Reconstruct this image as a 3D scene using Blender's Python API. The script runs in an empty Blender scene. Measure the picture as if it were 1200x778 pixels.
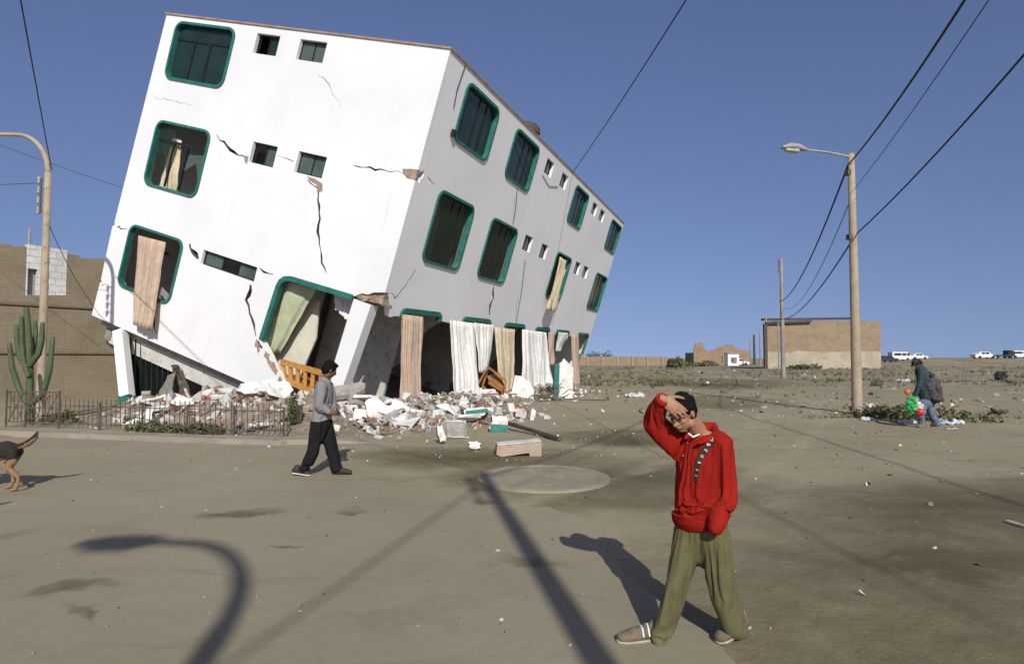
import bpy, bmesh, math, random
from mathutils import Vector, Matrix, noise
from mathutils.geometry import tessellate_polygon
from mathutils.bvhtree import BVHTree
V = Vector
R = math.radians
random.seed(7)
sc = bpy.context.scene
COL = sc.collection

# ------------------------------------------------------------------ camera, sky, sun
CAM_H = 1.75
PITCH = math.atan(30 / 700)
cd = bpy.data.cameras.new('camera')
cam = bpy.data.objects.new('camera', cd); COL.objects.link(cam)
cam.location = (0, 0, CAM_H); cam.rotation_euler = (math.pi / 2 + PITCH, 0, 0)
cd.sensor_width = 36; cd.lens = 36 * 700 / 1200; cd.clip_end = 4000; cd.clip_start = .05
sc.camera = cam
SUN_EL, SUN_AZ = R(33), R(9.8)
sdir = V((math.sin(SUN_AZ) * math.cos(SUN_EL), -math.cos(SUN_AZ) * math.cos(SUN_EL), math.sin(SUN_EL)))
w = bpy.data.worlds.new('World'); sc.world = w; w.use_nodes = True
nt = w.node_tree
bg = nt.nodes['Background']
sky = nt.nodes.new('ShaderNodeTexSky'); sky.sky_type = 'NISHITA'; sky.sun_disc = False
sky.sun_elevation = SUN_EL; sky.sun_rotation = math.atan2(sdir.x, sdir.y)
sky.altitude = 0; sky.air_density = 1.0; sky.dust_density = 0.6; sky.ozone_density = 8.0
tcw = nt.nodes.new('ShaderNodeTexCoord'); mpw = nt.nodes.new('ShaderNodeMapping'); mpw.inputs['Location'].default_value = (0, 0, .14); mpw.inputs['Scale'].default_value = (1, 1, .62)
nt.links.new(tcw.outputs['Generated'], mpw.inputs[0]); nt.links.new(mpw.outputs[0], sky.inputs[0])
tn = nt.nodes.new('ShaderNodeMix'); tn.data_type = 'RGBA'; tn.blend_type = 'MULTIPLY'; tn.inputs[0].default_value = 1; tn.inputs[7].default_value = (1.38, .96, .90, 1)
nt.links.new(sky.outputs[0], tn.inputs[6]); nt.links.new(tn.outputs[2], bg.inputs[0]); bg.inputs[1].default_value = 0.098
sl = bpy.data.lights.new('sun', 'SUN'); sl.energy = 4.3; sl.angle = R(0.53); sl.color = (1, .965, .90)
so = bpy.data.objects.new('sun', sl); COL.objects.link(so)
so.rotation_euler = sdir.to_track_quat('Z', 'Y').to_euler(); so.location = (5, -20, 30)
sc.view_settings.view_transform = 'Standard'; sc.view_settings.look = 'None'
sc.view_settings.exposure = 0.0; sc.view_settings.gamma = 1; sc.view_settings.use_curve_mapping = False

# ------------------------------------------------------------------ small maths
def ray(px, py):
    x, y, z = (px - 600) / 700, 1.0, -(py - 389) / 700
    return V((x, y * math.cos(PITCH) - z * math.sin(PITCH), y * math.sin(PITCH) + z * math.cos(PITCH)))
def at(px, py, Y):
    r = ray(px, py); return V((0, 0, CAM_H)) + r * (Y / r.y)
def gnd(px, py, z=0.0):
    r = ray(px, py); return V((0, 0, CAM_H)) + r * ((z - CAM_H) / r.z)
def sst(a, b, x):
    t = min(1, max(0, (x - a) / (b - a))); return t * t * (3 - 2 * t)

# ------------------------------------------------------------------ object helpers
def _tag(o, label=None, cat=None, group=None, kind=None):
    if label: o['label'] = label
    if cat: o['category'] = cat
    if group: o['group'] = group
    if kind: o['kind'] = kind
def mesh_of(name, bm, mats, smooth=False, recalc=True):
    if recalc: bmesh.ops.recalc_face_normals(bm, faces=bm.faces[:])
    me = bpy.data.meshes.new(name); bm.to_mesh(me); bm.free()
    for m in (mats if isinstance(mats, (list, tuple)) else [mats]): me.materials.append(m)
    if smooth:
        me.polygons.foreach_set('use_smooth', [True] * len(me.polygons))
    return me
def thing(name, label, cat, loc=(0, 0, 0), group=None, mat=None):
    o = bpy.data.objects.new(name, None); COL.objects.link(o)
    o.matrix_world = mat if mat else Matrix.Translation(V(loc))
    o['_'] = 1; del o['_']
    _tag(o, label, cat, group); o.empty_display_size = .2
    ROOTM[o.name] = o.matrix_world.copy() if mat else Matrix.Translation(V(loc))
    return o
ROOTM = {}
def rootm(o):
    while o.parent: o = o.parent
    return ROOTM[o.name]
def part(name, bm, m, parent, smooth=False, recalc=True, label=None, kind=None):
    """bm is in world coordinates"""
    bm.transform(rootm(parent).inverted())
    o = bpy.data.objects.new(name, mesh_of(name, bm, m, smooth, recalc)); COL.objects.link(o)
    o.parent = parent; _tag(o, label, kind=kind); return o
def solo(name, bm, m, label, cat, group=None, smooth=False, kind=None, recalc=True):
    xs = [v.co for v in bm.verts]
    c = V(((min(v.x for v in xs) + max(v.x for v in xs)) / 2, (min(v.y for v in xs) + max(v.y for v in xs)) / 2, min(v.z for v in xs)))
    bm.transform(Matrix.Translation(-c))
    o = bpy.data.objects.new(name, mesh_of(name, bm, m, smooth, recalc)); COL.objects.link(o); o.location = c
    ROOTM[o.name] = Matrix.Translation(c)
    if kind: _tag(o, kind=kind)
    if kind != 'structure': _tag(o, label, cat, group)
    return o
def copy_tree(o, loc=None, rz=None, label=None, scale=None):
    c = o.copy(); COL.objects.link(c)
    if loc is not None: c.location = loc
    if rz is not None: c.rotation_euler.z = rz
    if scale is not None: c.scale = (scale,) * 3 if not isinstance(scale, tuple) else scale
    if label: c['label'] = label
    for ch in list(o.children):
        d = ch.copy(); COL.objects.link(d); d.parent = c
        for g in list(ch.children):
            e = g.copy(); COL.objects.link(e); e.parent = d
    return c
def box(bm, c, s, rot=None, mi=0, bevel=0):
    r = bmesh.ops.create_cube(bm, size=1)
    M = Matrix.Translation(V(c)) @ (rot.to_4x4() if rot else Matrix.Identity(4)) @ Matrix.Diagonal((*s, 1))
    bmesh.ops.transform(bm, matrix=M, verts=r['verts'])
    fs = {f for v in r['verts'] for f in v.link_faces}
    for f in fs: f.material_index = mi
    return r['verts']
def boxpts(bm, p0, p1, w, h, up=V((0, 0, 1)), mi=0):
    """bar from p0 to p1"""
    p0, p1 = V(p0), V(p1); d = (p1 - p0); L = d.length; d.normalize()
    s = d.cross(up)
    if s.length < 1e-4: s = d.cross(V((1, 0, 0)))
    s.normalize(); u = s.cross(d)
    m = Matrix((d, s, u)).transposed()
    return box(bm, (p0 + p1) / 2, (L, w, h), m, mi)
def tube(bm, pts, n=12, side=None, caps=True, mi=0, rnd=True):
    """pts: list of (point, rx[, ry]); rounded ends"""
    P = [(V(p[0]), p[1], p[2] if len(p) > 2 else p[1]) for p in pts]
    k = len(P); rings = []
    T = []
    for i in range(k):
        a = P[max(0, i - 1)][0]; b = P[min(k - 1, i + 1)][0]
        t = (b - a); t = t.normalized() if t.length > 1e-7 else V((0, 0, 1)); T.append(t)
    s = V(side) if side is not None else (T[0].orthogonal())
    seq = []
    for i in range(k):
        t = T[i]
        q = s - t * s.dot(t)
        if q.length < 1e-4: q = t.orthogonal()
        q.normalize()
        if side is None: s = q
        b = t.cross(q)
        seq.append((P[i][0], q, b, P[i][1], P[i][2], t))
    full = []
    if rnd:
        p, q, b, rx, ry, t = seq[0]; r = min(rx, ry)
        for a in (75, 50, 25): full.append((p - t * r * math.sin(R(a)), q, b, rx * math.cos(R(a)), ry * math.cos(R(a))))
    full += [x[:5] for x in seq]
    if rnd:
        p, q, b, rx, ry, t = seq[-1]; r = min(rx, ry)
        for a in (25, 50, 75): full.append((p + t * r * math.sin(R(a)), q, b, rx * math.cos(R(a)), ry * math.cos(R(a))))
    for p, q, b, rx, ry in full:
        rings.append([bm.verts.new(p + q * rx * math.cos(2 * math.pi * j / n) + b * ry * math.sin(2 * math.pi * j / n)) for j in range(n)])
    for i in range(len(rings) - 1):
        for j in range(n):
            f = bm.faces.new((rings[i][j], rings[i][(j + 1) % n], rings[i + 1][(j + 1) % n], rings[i + 1][j])); f.material_index = mi
    if caps:
        f = bm.faces.new(rings[0][::-1]); f.material_index = mi
        f = bm.faces.new(rings[-1]); f.material_index = mi
    return rings
def ellip(bm, c, a, b, d, mi=0, seg=14):
    r = bmesh.ops.create_uvsphere(bm, u_segments=seg, v_segments=max(8, seg * 2 // 3), radius=1)
    M = Matrix.Translation(V(c)) @ Matrix((V(a), V(b), V(d))).transposed().to_4x4()
    bmesh.ops.transform(bm, matrix=M, verts=r['verts'])
    if M.determinant() < 0:
        bmesh.ops.reverse_faces(bm, faces=list({f for v in r['verts'] for f in v.link_faces}))
    for v in r['verts']:
        for f in v.link_faces: f.material_index = mi
    return r['verts']
def voxel(bm, size, smooth=3, disp=None, factor=.5):
    """fuse overlapping closed shapes into one continuous surface"""
    bmesh.ops.recalc_face_normals(bm, faces=bm.faces[:])
    me = bpy.data.meshes.new('tmp'); bm.to_mesh(me); bm.free()
    o = bpy.data.objects.new('tmp', me); COL.objects.link(o)
    m = o.modifiers.new('r', 'REMESH'); m.mode = 'VOXEL'; m.voxel_size = size; m.adaptivity = 0
    if smooth:
        s = o.modifiers.new('s', 'SMOOTH'); s.factor = factor; s.iterations = smooth
    dg = bpy.context.evaluated_depsgraph_get(); dg.update()
    e = o.evaluated_get(dg); out = bmesh.new(); out.from_mesh(e.to_mesh()); e.to_mesh_clear()
    bpy.data.objects.remove(o); bpy.data.meshes.remove(me)
    if disp:
        out.normal_update()
        nn = [(v, v.normal.copy(), disp(v.co, v.normal)) for v in out.verts]
        for v, n_, d in nn: v.co += n_ * d
    return out
def fbm(p, s, o=3):
    t = 0; a = 1
    for i in range(o):
        t += a * noise.noise(p * s); s *= 2.1; a *= .5
    return t

# ------------------------------------------------------------------ materials
def nmat(name, rough=.8, spec=.3):
    m = bpy.data.materials.new(name); m.use_nodes = True
    b = m.node_tree.nodes['Principled BSDF']
    b.inputs['Roughness'].default_value = rough
    b.inputs['Specular IOR Level'].default_value = spec
    return m, m.node_tree, b
def noise_node(t, scale, detail=5, rough=.6, coord='Object', vec=None):
    n = t.nodes.new('ShaderNodeTexNoise'); n.inputs['Scale'].default_value = scale
    n.inputs['Detail'].default_value = detail; n.inputs['Roughness'].default_value = rough
    if vec is None:
        tc = t.nodes.new('ShaderNodeTexCoord'); vec = tc.outputs[coord]
    t.links.new(vec, n.inputs['Vector']); return n
def mixc(t, fac, a, b, mode='MIX'):
    m = t.nodes.new('ShaderNodeMix'); m.data_type = 'RGBA'; m.blend_type = mode
    for s, v in ((0, fac), (6, a), (7, b)):
        if hasattr(v, 'links'): t.links.new(v, m.inputs[s])
        elif s == 0: m.inputs[0].default_value = v
        else: m.inputs[s].default_value = (*v, 1)
    return m.outputs[2]
def ramp(t, v, a, b, lo=0., hi=1.):
    m = t.nodes.new('ShaderNodeMapRange'); m.interpolation_type = 'SMOOTHSTEP'
    m.inputs[1].default_value = a; m.inputs[2].default_value = b; m.inputs[3].default_value = lo; m.inputs[4].default_value = hi
    t.links.new(v, m.inputs[0]); return m.outputs[0]
def bump(t, b, v, strength=.4, dist=.02):
    n = t.nodes.new('ShaderNodeBump'); n.inputs['Strength'].default_value = strength; n.inputs['Distance'].default_value = dist
    t.links.new(v, n.inputs['Height']); t.links.new(n.outputs[0], b.inputs['Normal'])
def mottled(name, c1, c2, scale=3, rough=.85, c3=None, s3=20, bs=.3, bd=.01, bscale=None, spec=.3, th=(.35, .65)):
    m, t, b = nmat(name, rough, spec)
    n = noise_node(t, scale)
    c = mixc(t, ramp(t, n.outputs[0], *th), c1, c2)
    if c3:
        n3 = noise_node(t, s3, 6)
        c = mixc(t, ramp(t, n3.outputs[0], .56, .68), c, c3)
    t.links.new(c, b.inputs['Base Color'])
    nb = noise_node(t, bscale or scale * 8, 6)
    bump(t, b, nb.outputs[0], bs, bd)
    return m
M = {}
def plaster():
    m, t, b = nmat('white_plaster', .75, .25)
    n = noise_node(t, .35, 5); c = mixc(t, ramp(t, n.outputs[0], .4, .7), (.80, .80, .785), (.74, .74, .73))
    mp = t.nodes.new('ShaderNodeMapping'); mp.inputs['Scale'].default_value = (3.5, 3.5, .35)
    tc = t.nodes.new('ShaderNodeTexCoord'); t.links.new(tc.outputs['Object'], mp.inputs[0])
    n2 = noise_node(t, 1.0, 6, vec=mp.outputs[0]); c = mixc(t, ramp(t, n2.outputs[0], .58, .8, 0, .45), c, (.60, .59, .55))
    n4 = noise_node(t, 6, 8, .7); c = mixc(t, ramp(t, n4.outputs[0], .62, .74, 0, .35), c, (.55, .53, .48))
    t.links.new(c, b.inputs['Base Color'])
    n3 = noise_node(t, 2.2, 8, .65); bump(t, b, n3.outputs[0], .25, .03); return m
M['plaster'] = plaster()
M['chunk_white'] = mottled('rubble_plaster', (.66, .65, .62), (.46, .43, .38), 2.5, c3=(.30, .23, .16), s3=5)
M['brick'] = mottled('broken_brick', (.34, .165, .10), (.26, .13, .085), 5, c3=(.46, .40, .33), s3=6, bs=.6, bd=.02)
M['concrete'] = mottled('concrete', (.34, .32, .28), (.24, .22, .19), 3, c3=(.42, .4, .35), s3=12, bs=.5)
M['teal'] = mottled('teal_paint', (.018, .125, .098), (.028, .16, .128), 3, rough=.6, c3=(.08, .27, .22), s3=15, bs=.1)
M['dark_frame'] = mottled('dark_window_metal', (.012, .016, .015), (.02, .026, .024), 6, rough=.4)
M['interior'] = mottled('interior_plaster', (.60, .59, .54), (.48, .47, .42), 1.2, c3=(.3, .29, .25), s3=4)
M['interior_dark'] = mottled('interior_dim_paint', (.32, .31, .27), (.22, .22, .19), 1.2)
M['roof'] = mottled('roof_edge', (.30, .19, .13), (.36, .28, .2), 3)
M['peach'] = mottled('peach_curtain', (.50, .38, .28), (.42, .31, .22), 5, rough=.9, bs=.1)
M['white_cloth'] = mottled('white_curtain', (.74, .73, .68), (.64, .62, .56), 4, rough=.9, bs=.1)
M['cream_cloth'] = mottled('cream_curtain', (.6, .52, .34), (.5, .42, .27), 4, rough=.9, bs=.1)
M['green_cloth'] = mottled('pale_green_curtain', (.40, .44, .27), (.5, .52, .36), 3, rough=.9)
M['wood'] = mottled('varnished_wood', (.34, .16, .05), (.24, .10, .03), 5, rough=.45, bs=.2)
M['orange_wood'] = mottled('orange_wood', (.55, .27, .07), (.42, .19, .05), 5, rough=.45, bs=.2)
M['timber'] = mottled('weathered_timber', (.05, .045, .035), (.1, .085, .06), 6, bs=.4)
M['pole'] = mottled('pole_concrete', (.40, .33, .23), (.32, .26, .18), 1.5, c3=(.22, .18, .13), s3=8, bs=.3)
M['pole_grey'] = mottled('weathered_pole', (.30, .28, .25), (.22, .2, .18), 1.5, bs=.3)
M['metal'] = mottled('lamp_metal', (.35, .34, .32), (.28, .27, .25), 6, rough=.5)
M['glassy'] = mottled('lamp_lens', (.5, .5, .45), (.4, .4, .36), 6, rough=.2)
M['iron'] = mottled('dark_iron', (.075, .062, .05), (.14, .11, .085), 9, rough=.6)
M['cable'] = mottled('black_cable', (.012, .012, .014), (.02, .02, .022), 9, rough=.6)
M['cactus'] = mottled('cactus_skin', (.06, .085, .04), (.085, .115, .055), 4, rough=.6, bs=.2, c3=(.12, .15, .08), s3=14)
M['leaf'] = mottled('leaf_green', (.05, .075, .028), (.09, .11, .045), 7, rough=.7)
M['dryleaf'] = mottled('dry_weed', (.21, .18, .10), (.13, .12, .06), 7, rough=.9)
M['kerb'] = mottled('kerb_concrete', (.30, .26, .2), (.24, .21, .16), 1.2, c3=(.18, .15, .11), s3=5, bs=.4)
M['plastic_white'] = mottled('white_plastic', (.58, .59, .6), (.42, .43, .45), 8, rough=.45)
M['rubber'] = mottled('rubber', (.02, .02, .02), (.03, .03, .03), 8, rough=.8)
M['carwhite'] = mottled('white_vehicle_paint', (.7, .7, .68), (.62, .62, .6), 2, rough=.35)
M['cardark'] = mottled('dark_vehicle_paint', (.05, .055, .065), (.035, .04, .05), 2, rough=.35)
M['dirty_plaster'] = mottled('dirty_plaster', (.74, .73, .70), (.6, .58, .53), 1.6, c3=(.40, .34, .27), s3=3.5, bs=.4)
M['core'] = mottled('shaded_wall_core', (.13, .10, .07), (.07, .055, .04), 6, bs=.7)  # brown masonry core, darkened to paint shade into the sunlit crack sides
M['earth'] = mottled('loose_earth', (.26, .21, .145), (.19, .155, .11), 1.2, c3=(.4, .36, .3), s3=7, bs=.8, bd=.05, bscale=9)

def glass(name, col, alpha, rough=.12):
    m, t, b = nmat(name, rough, .5)
    n = noise_node(t, .8, 3); c = mixc(t, ramp(t, n.outputs[0], .3, .7), col, tuple(x * 1.6 for x in col))
    t.links.new(c, b.inputs['Base Color']); b.inputs['Alpha'].default_value = alpha
    n2 = noise_node(t, .7, 2); bump(t, b, n2.outputs[0], .08, .03)
    return m
M['glass'] = glass('dark_green_glass', (.012, .026, .022), .93)
M['glass2'] = glass('grey_green_glass', (.06, .085, .07), .9, .3)
M['glass_clear'] = glass('smoked_glass', (.02, .035, .022), .38)

def wpos(t):
    g = t.nodes.new('ShaderNodeNewGeometry'); return g.outputs['Position']
def blot(t, pos, cx, cy, rx, ry, rot=0, soft=.35):
    mp = t.nodes.new('ShaderNodeMapping'); mp.vector_type = 'TEXTURE'
    mp.inputs['Location'].default_value = (cx, cy, 0); mp.inputs['Rotation'].default_value = (0, 0, R(rot)); mp.inputs['Scale'].default_value = (rx, ry, 1e4)
    t.links.new(pos, mp.inputs[0])
    l = t.nodes.new('ShaderNodeVectorMath'); l.operation = 'LENGTH'; t.links.new(mp.outputs[0], l.inputs[0])
    return ramp(t, l.outputs['Value'], soft, 1.0, 1, 0)
def warp(t, pos, scale, amt):
    n = noise_node(t, scale, 4, vec=pos)
    s = t.nodes.new('ShaderNodeVectorMath'); s.operation = 'SUBTRACT'; t.links.new(n.outputs['Color'], s.inputs[0]); s.inputs[1].default_value = (.5, .5, .5)
    m = t.nodes.new('ShaderNodeVectorMath'); m.operation = 'SCALE'; t.links.new(s.outputs[0], m.inputs[0]); m.inputs['Scale'].default_value = amt
    a = t.nodes.new('ShaderNodeVectorMath'); a.operation = 'ADD'; t.links.new(pos, a.inputs[0]); t.links.new(m.outputs[0], a.inputs[1])
    return a.outputs[0]
def mul(t, a, k):
    m = t.nodes.new('ShaderNodeMath'); m.operation = 'MULTIPLY'
    t.links.new(a, m.inputs[0])
    if hasattr(k, 'links'): t.links.new(k, m.inputs[1])
    else: m.inputs[1].default_value = k
    return m.outputs[0]
def mx(t, a, b):
    m = t.nodes.new('ShaderNodeMath'); m.operation = 'MAXIMUM'; t.links.new(a, m.inputs[0]); t.links.new(b, m.inputs[1]); return m.outputs[0]
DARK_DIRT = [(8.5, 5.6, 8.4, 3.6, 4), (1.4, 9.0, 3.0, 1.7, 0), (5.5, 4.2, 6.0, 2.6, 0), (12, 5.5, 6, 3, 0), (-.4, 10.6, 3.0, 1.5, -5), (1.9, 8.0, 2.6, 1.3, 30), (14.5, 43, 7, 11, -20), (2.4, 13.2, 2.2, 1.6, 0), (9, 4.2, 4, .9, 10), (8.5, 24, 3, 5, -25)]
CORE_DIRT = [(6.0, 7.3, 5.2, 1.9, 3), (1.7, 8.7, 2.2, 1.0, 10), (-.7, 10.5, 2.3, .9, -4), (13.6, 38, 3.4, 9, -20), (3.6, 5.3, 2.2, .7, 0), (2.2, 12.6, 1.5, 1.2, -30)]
def dirtmat(name, base, base2, blots, road=False):
    m, t, b = nmat(name, .92, .15)
    pos = wpos(t)
    wp = warp(t, pos, .8, 1.6)
    n = noise_node(t, .45, 6, .62, vec=pos)
    c = mixc(t, ramp(t, n.outputs[0], .35, .68), base, base2)
    st = t.nodes.new('ShaderNodeMapping'); st.inputs['Scale'].default_value = (.5, 2.6, 1); st.inputs['Rotation'].default_value = (0, 0, R(8)); t.links.new(wp, st.inputs[0])
    n5 = noise_node(t, .9, 6, .65, vec=st.outputs[0])
    dk = tuple(x * .62 for x in base)
    c = mixc(t, ramp(t, n5.outputs[0], .52, .74, 0, .38 if road else .7), c, dk)
    mask = None
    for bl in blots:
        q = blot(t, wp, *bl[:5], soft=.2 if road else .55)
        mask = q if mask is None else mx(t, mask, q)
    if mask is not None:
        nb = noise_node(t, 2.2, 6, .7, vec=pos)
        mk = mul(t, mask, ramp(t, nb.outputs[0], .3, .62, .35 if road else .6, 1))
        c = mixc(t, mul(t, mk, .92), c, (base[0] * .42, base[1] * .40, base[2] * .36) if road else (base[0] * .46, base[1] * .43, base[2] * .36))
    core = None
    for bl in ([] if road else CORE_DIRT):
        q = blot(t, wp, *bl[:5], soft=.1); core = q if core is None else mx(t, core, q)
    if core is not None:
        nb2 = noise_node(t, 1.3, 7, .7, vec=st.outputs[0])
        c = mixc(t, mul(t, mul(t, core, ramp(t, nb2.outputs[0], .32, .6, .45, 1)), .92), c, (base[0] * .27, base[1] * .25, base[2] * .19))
    n3 = noise_node(t, 16, 8, .75, vec=pos)
    c = mixc(t, ramp(t, n3.outputs[0], .58, .72, 0, .35 if road else .6), c, tuple(x * .6 for x in base))
    n4 = noise_node(t, 26, 5, .7, vec=pos)
    c = mixc(t, ramp(t, n4.outputs[0], .64, .74, 0, .3 if road else .65), c, (.5, .46, .38))
    n6 = noise_node(t, 75, 3, .8, vec=pos)
    c = mixc(t, ramp(t, n6.outputs[0], .35, .65, 0, .28), c, tuple(x * .62 for x in base))
    n7 = noise_node(t, .13, 4, .55, vec=pos)
    c = mixc(t, ramp(t, n7.outputs[0], .45, .62, 0, .16), c, tuple(min(1, x * 1.28) for x in base2))
    if not road:
        tr = None
        for rr_ in (55.9, 57.5):
            l = t.nodes.new('ShaderNodeVectorMath'); l.operation = 'DISTANCE'; t.links.new(warp(t, pos, .25, .8), l.inputs[0]); l.inputs[1].default_value = (-42, 44, 0)
            a = t.nodes.new('ShaderNodeMath'); a.operation = 'SUBTRACT'; t.links.new(l.outputs['Value'], a.inputs[0]); a.inputs[1].default_value = rr_
            ab = t.nodes.new('ShaderNodeMath'); ab.operation = 'ABSOLUTE'; t.links.new(a.outputs[0], ab.inputs[0])
            q = ramp(t, ab.outputs[0], .05, .26, 1, 0); tr = q if tr is None else mx(t, tr, q)
        nt_ = noise_node(t, 1.1, 4, .6, vec=pos)
        c = mixc(t, mul(t, mul(t, tr, ramp(t, nt_.outputs[0], .35, .6)), .4), c, tuple(x * 1.25 for x in base2))
    t.links.new(c, b.inputs['Base Color'])
    nb = noise_node(t, 9, 9, .7, vec=pos)
    bump(t, b, nb.outputs[0], .35 if road else .55, .02 if road else .04)
    return m, t, b, c, pos
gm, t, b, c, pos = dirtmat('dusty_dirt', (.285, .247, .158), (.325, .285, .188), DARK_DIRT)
sp = t.nodes.new('ShaderNodeSeparateXYZ'); t.links.new(pos, sp.inputs[0])
far = ramp(t, sp.outputs[1], 26, 44)
nv = noise_node(t, .16, 7, .65, vec=pos)
c2 = mixc(t, mul(t, far, ramp(t, nv.outputs[0], .46, .64, 0, .6)), c, (.15, .13, .075))
t.links.new(c2, b.inputs['Base Color'])
M['ground'] = gm
road_blots = [(-3.1, 6.67, .6, .28, 12), (-4.6, 4.75, .8, .16, 8), (-3.4, 4.55, .45, .18, 20), (-2.95, 4.3, .3, .08, -20), (.05, 5.0, .5, .25, -10), (-5.5, 5.7, .9, .25, 10), (-.6, 8.3, 1.8, .55, -15), (-2.2, 5.6, .3, .08, 40), (-1.9, 6.9, .35, .12, 0)]
M['road'] = dirtmat('dusty_pavement', (.272, .240, .160), (.305, .270, .184), road_blots, True)[0]

# ------------------------------------------------------------------ ground, road, kerb
def gh(x, y):
    h = 0.0
    d = math.hypot(x, y)
    rgh = sst(1.2, 3.0, x + .25 * max(0, 7 - y)) if y < 13 else 1
    if y < 2: rgh = 0
    p = V((x, y, 0))
    h += rgh * (.035 * noise.noise(p * .55) + .018 * noise.noise(p * 1.7 + V((9, 1, 0))))
    if y > 20: h += .12 * sst(20, 50, y) * fbm(p, .09)
    if y > 60:
        h += 1.55 * sst(95, 135, y) * sst(.58, .70, x / max(y, 1)) + .35 * sst(60, 120, y) * noise.noise(p * .03)
    return h
def axis(lo, hi, near, step, grow):
    out = [0.0]; v = 0.0; s = step
    while v < hi:
        if v > near: s *= grow
        v += s; out.append(v)
    neg = []; v = 0.0; s = step
    while v > lo:
        if -v > near: s *= grow
        v -= s; neg.append(v)
    return neg[::-1] + out
bm = bmesh.new()
xs = axis(-1200, 1200, 12, .22, 1.06); ys = axis(-60, 1500, 16, .22, 1.045)
grid = [[bm.verts.new((x, y, gh(x, y))) for x in xs] for y in ys]
for j in range(len(ys) - 1):
    for i in range(len(xs) - 1):
        bm.faces.new((grid[j][i], grid[j][i + 1], grid[j + 1][i + 1], grid[j + 1][i]))
solo('ground', bm, M['ground'], None, None, smooth=True, kind='structure')
def smoothpoly(pts, n=8, jit=0.0):
    out = []
    k = len(pts)
    for i in range(k - 1):
        p0 = V(pts[max(0, i - 1)]); p1 = V(pts[i]); p2 = V(pts[i + 1]); p3 = V(pts[min(k - 1, i + 2)])
        for s in range(n):
            u = s / n
            q = .5 * ((2 * p1) + (-p0 + p2) * u + (2 * p0 - 5 * p1 + 4 * p2 - p3) * u * u + (-p0 + 3 * p1 - 3 * p2 + p3) * u ** 3)
            if jit: q += V((noise.noise(q * 2.3), noise.noise(q * 2.3 + V((5, 5, 5))), 0)) * jit if len(q) == 3 else V((noise.noise(V((q.x, q.y, 0)) * 2.3), noise.noise(V((q.x, q.y, 7)) * 2.3))) * jit
            out.append(q)
    out.append(V(pts[-1])); return out
edge = smoothpoly([(-20, 15.6), (-11.1, 13.1), (-5.1, 11.8), (-3.4, 11.3), (-2.7, 10.0), (-2.1, 8.9), (-1.2, 7.7), (-.3, 7.1), (.45, 7.0), (.85, 6.3), (.95, 4.8), (1.3, 3), (2, -2), (2, -14)], 10, .16)
poly = [V((p.x, p.y, 0)) for p in edge] + [V((-45, -14, 0)), V((-45, 15.6, 0))]
bm = bmesh.new()
top = [bm.verts.new((p.x, p.y, .012)) for p in poly]
for tri in tessellate_polygon([poly]): bm.faces.new([top[i] for i in tri])
low = [bm.verts.new((p.x, p.y, -.08)) for p in poly]
for i in range(len(poly)):
    j = (i + 1) % len(poly)
    bm.faces.new((top[i], low[i], low[j], top[j]))
solo('road', bm, M['road'], None, None, kind='structure')
# kerb
kl = smoothpoly([(-26, 18.3), (-20, 16.0), (-11.1, 13.45), (-5.6, 12.15), (-4.2, 12.1), (-2.9, 12.35)], 8, .05)
bm = bmesh.new(); rows = []
for i, p in enumerate(kl):
    a = kl[max(0, i - 1)]; c_ = kl[min(len(kl) - 1, i + 1)]; d = (c_ - a).normalized(); nrm = V((-d.y, d.x))
    q = p + nrm * .55; h = .10 + .012 * noise.noise(V((p.x, p.y, 0)) * 3)
    if i > len(kl) - 8: h *= max(.1, (len(kl) - i) / 8)
    rows.append([bm.verts.new((p.x, p.y, -.05)), bm.verts.new((p.x + .02 * nrm.x, p.y + .02 * nrm.y, h - .02)), bm.verts.new((p.x + .05 * nrm.x, p.y + .05 * nrm.y, h)), bm.verts.new((q.x, q.y, h)), bm.verts.new((q.x, q.y, -.05))])
for a, b_ in zip(rows, rows[1:]):
    for i in range(4): bm.faces.new((a[i], a[i + 1], b_[i + 1], b_[i]))
solo('kerb', bm, M['kerb'], None, None, kind='structure')
# concrete disk (cast cover lying in the dirt)
bm = bmesh.new(); n = 56; c0 = V((.45, 8.75, 0)); rr = []
for k, (r_, z_) in enumerate([(.97, -.03), (.96, .028), (.90, .04), (.82, .04), (.80, .03), (.0001, .034)]):
    rr.append([bm.verts.new(c0 + V((math.cos(2 * math.pi * i / n) * r_ * (1 + .012 * noise.noise(V((i * .4, k, 0)))), math.sin(2 * math.pi * i / n) * r_, z_))) for i in range(n)])
for a, b_ in zip(rr, rr[1:]):
    for i in range(n): bm.faces.new((a[i], a[(i + 1) % n], b_[(i + 1) % n], b_[i]))
solo('manhole_cover', bm, mottled('dusty_cover', (.29, .255, .175), (.235, .205, .14), 1.6, c3=(.32, .285, .21), s3=6), 'round pale concrete manhole cover set flush in the dirt track', 'manhole cover')

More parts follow.
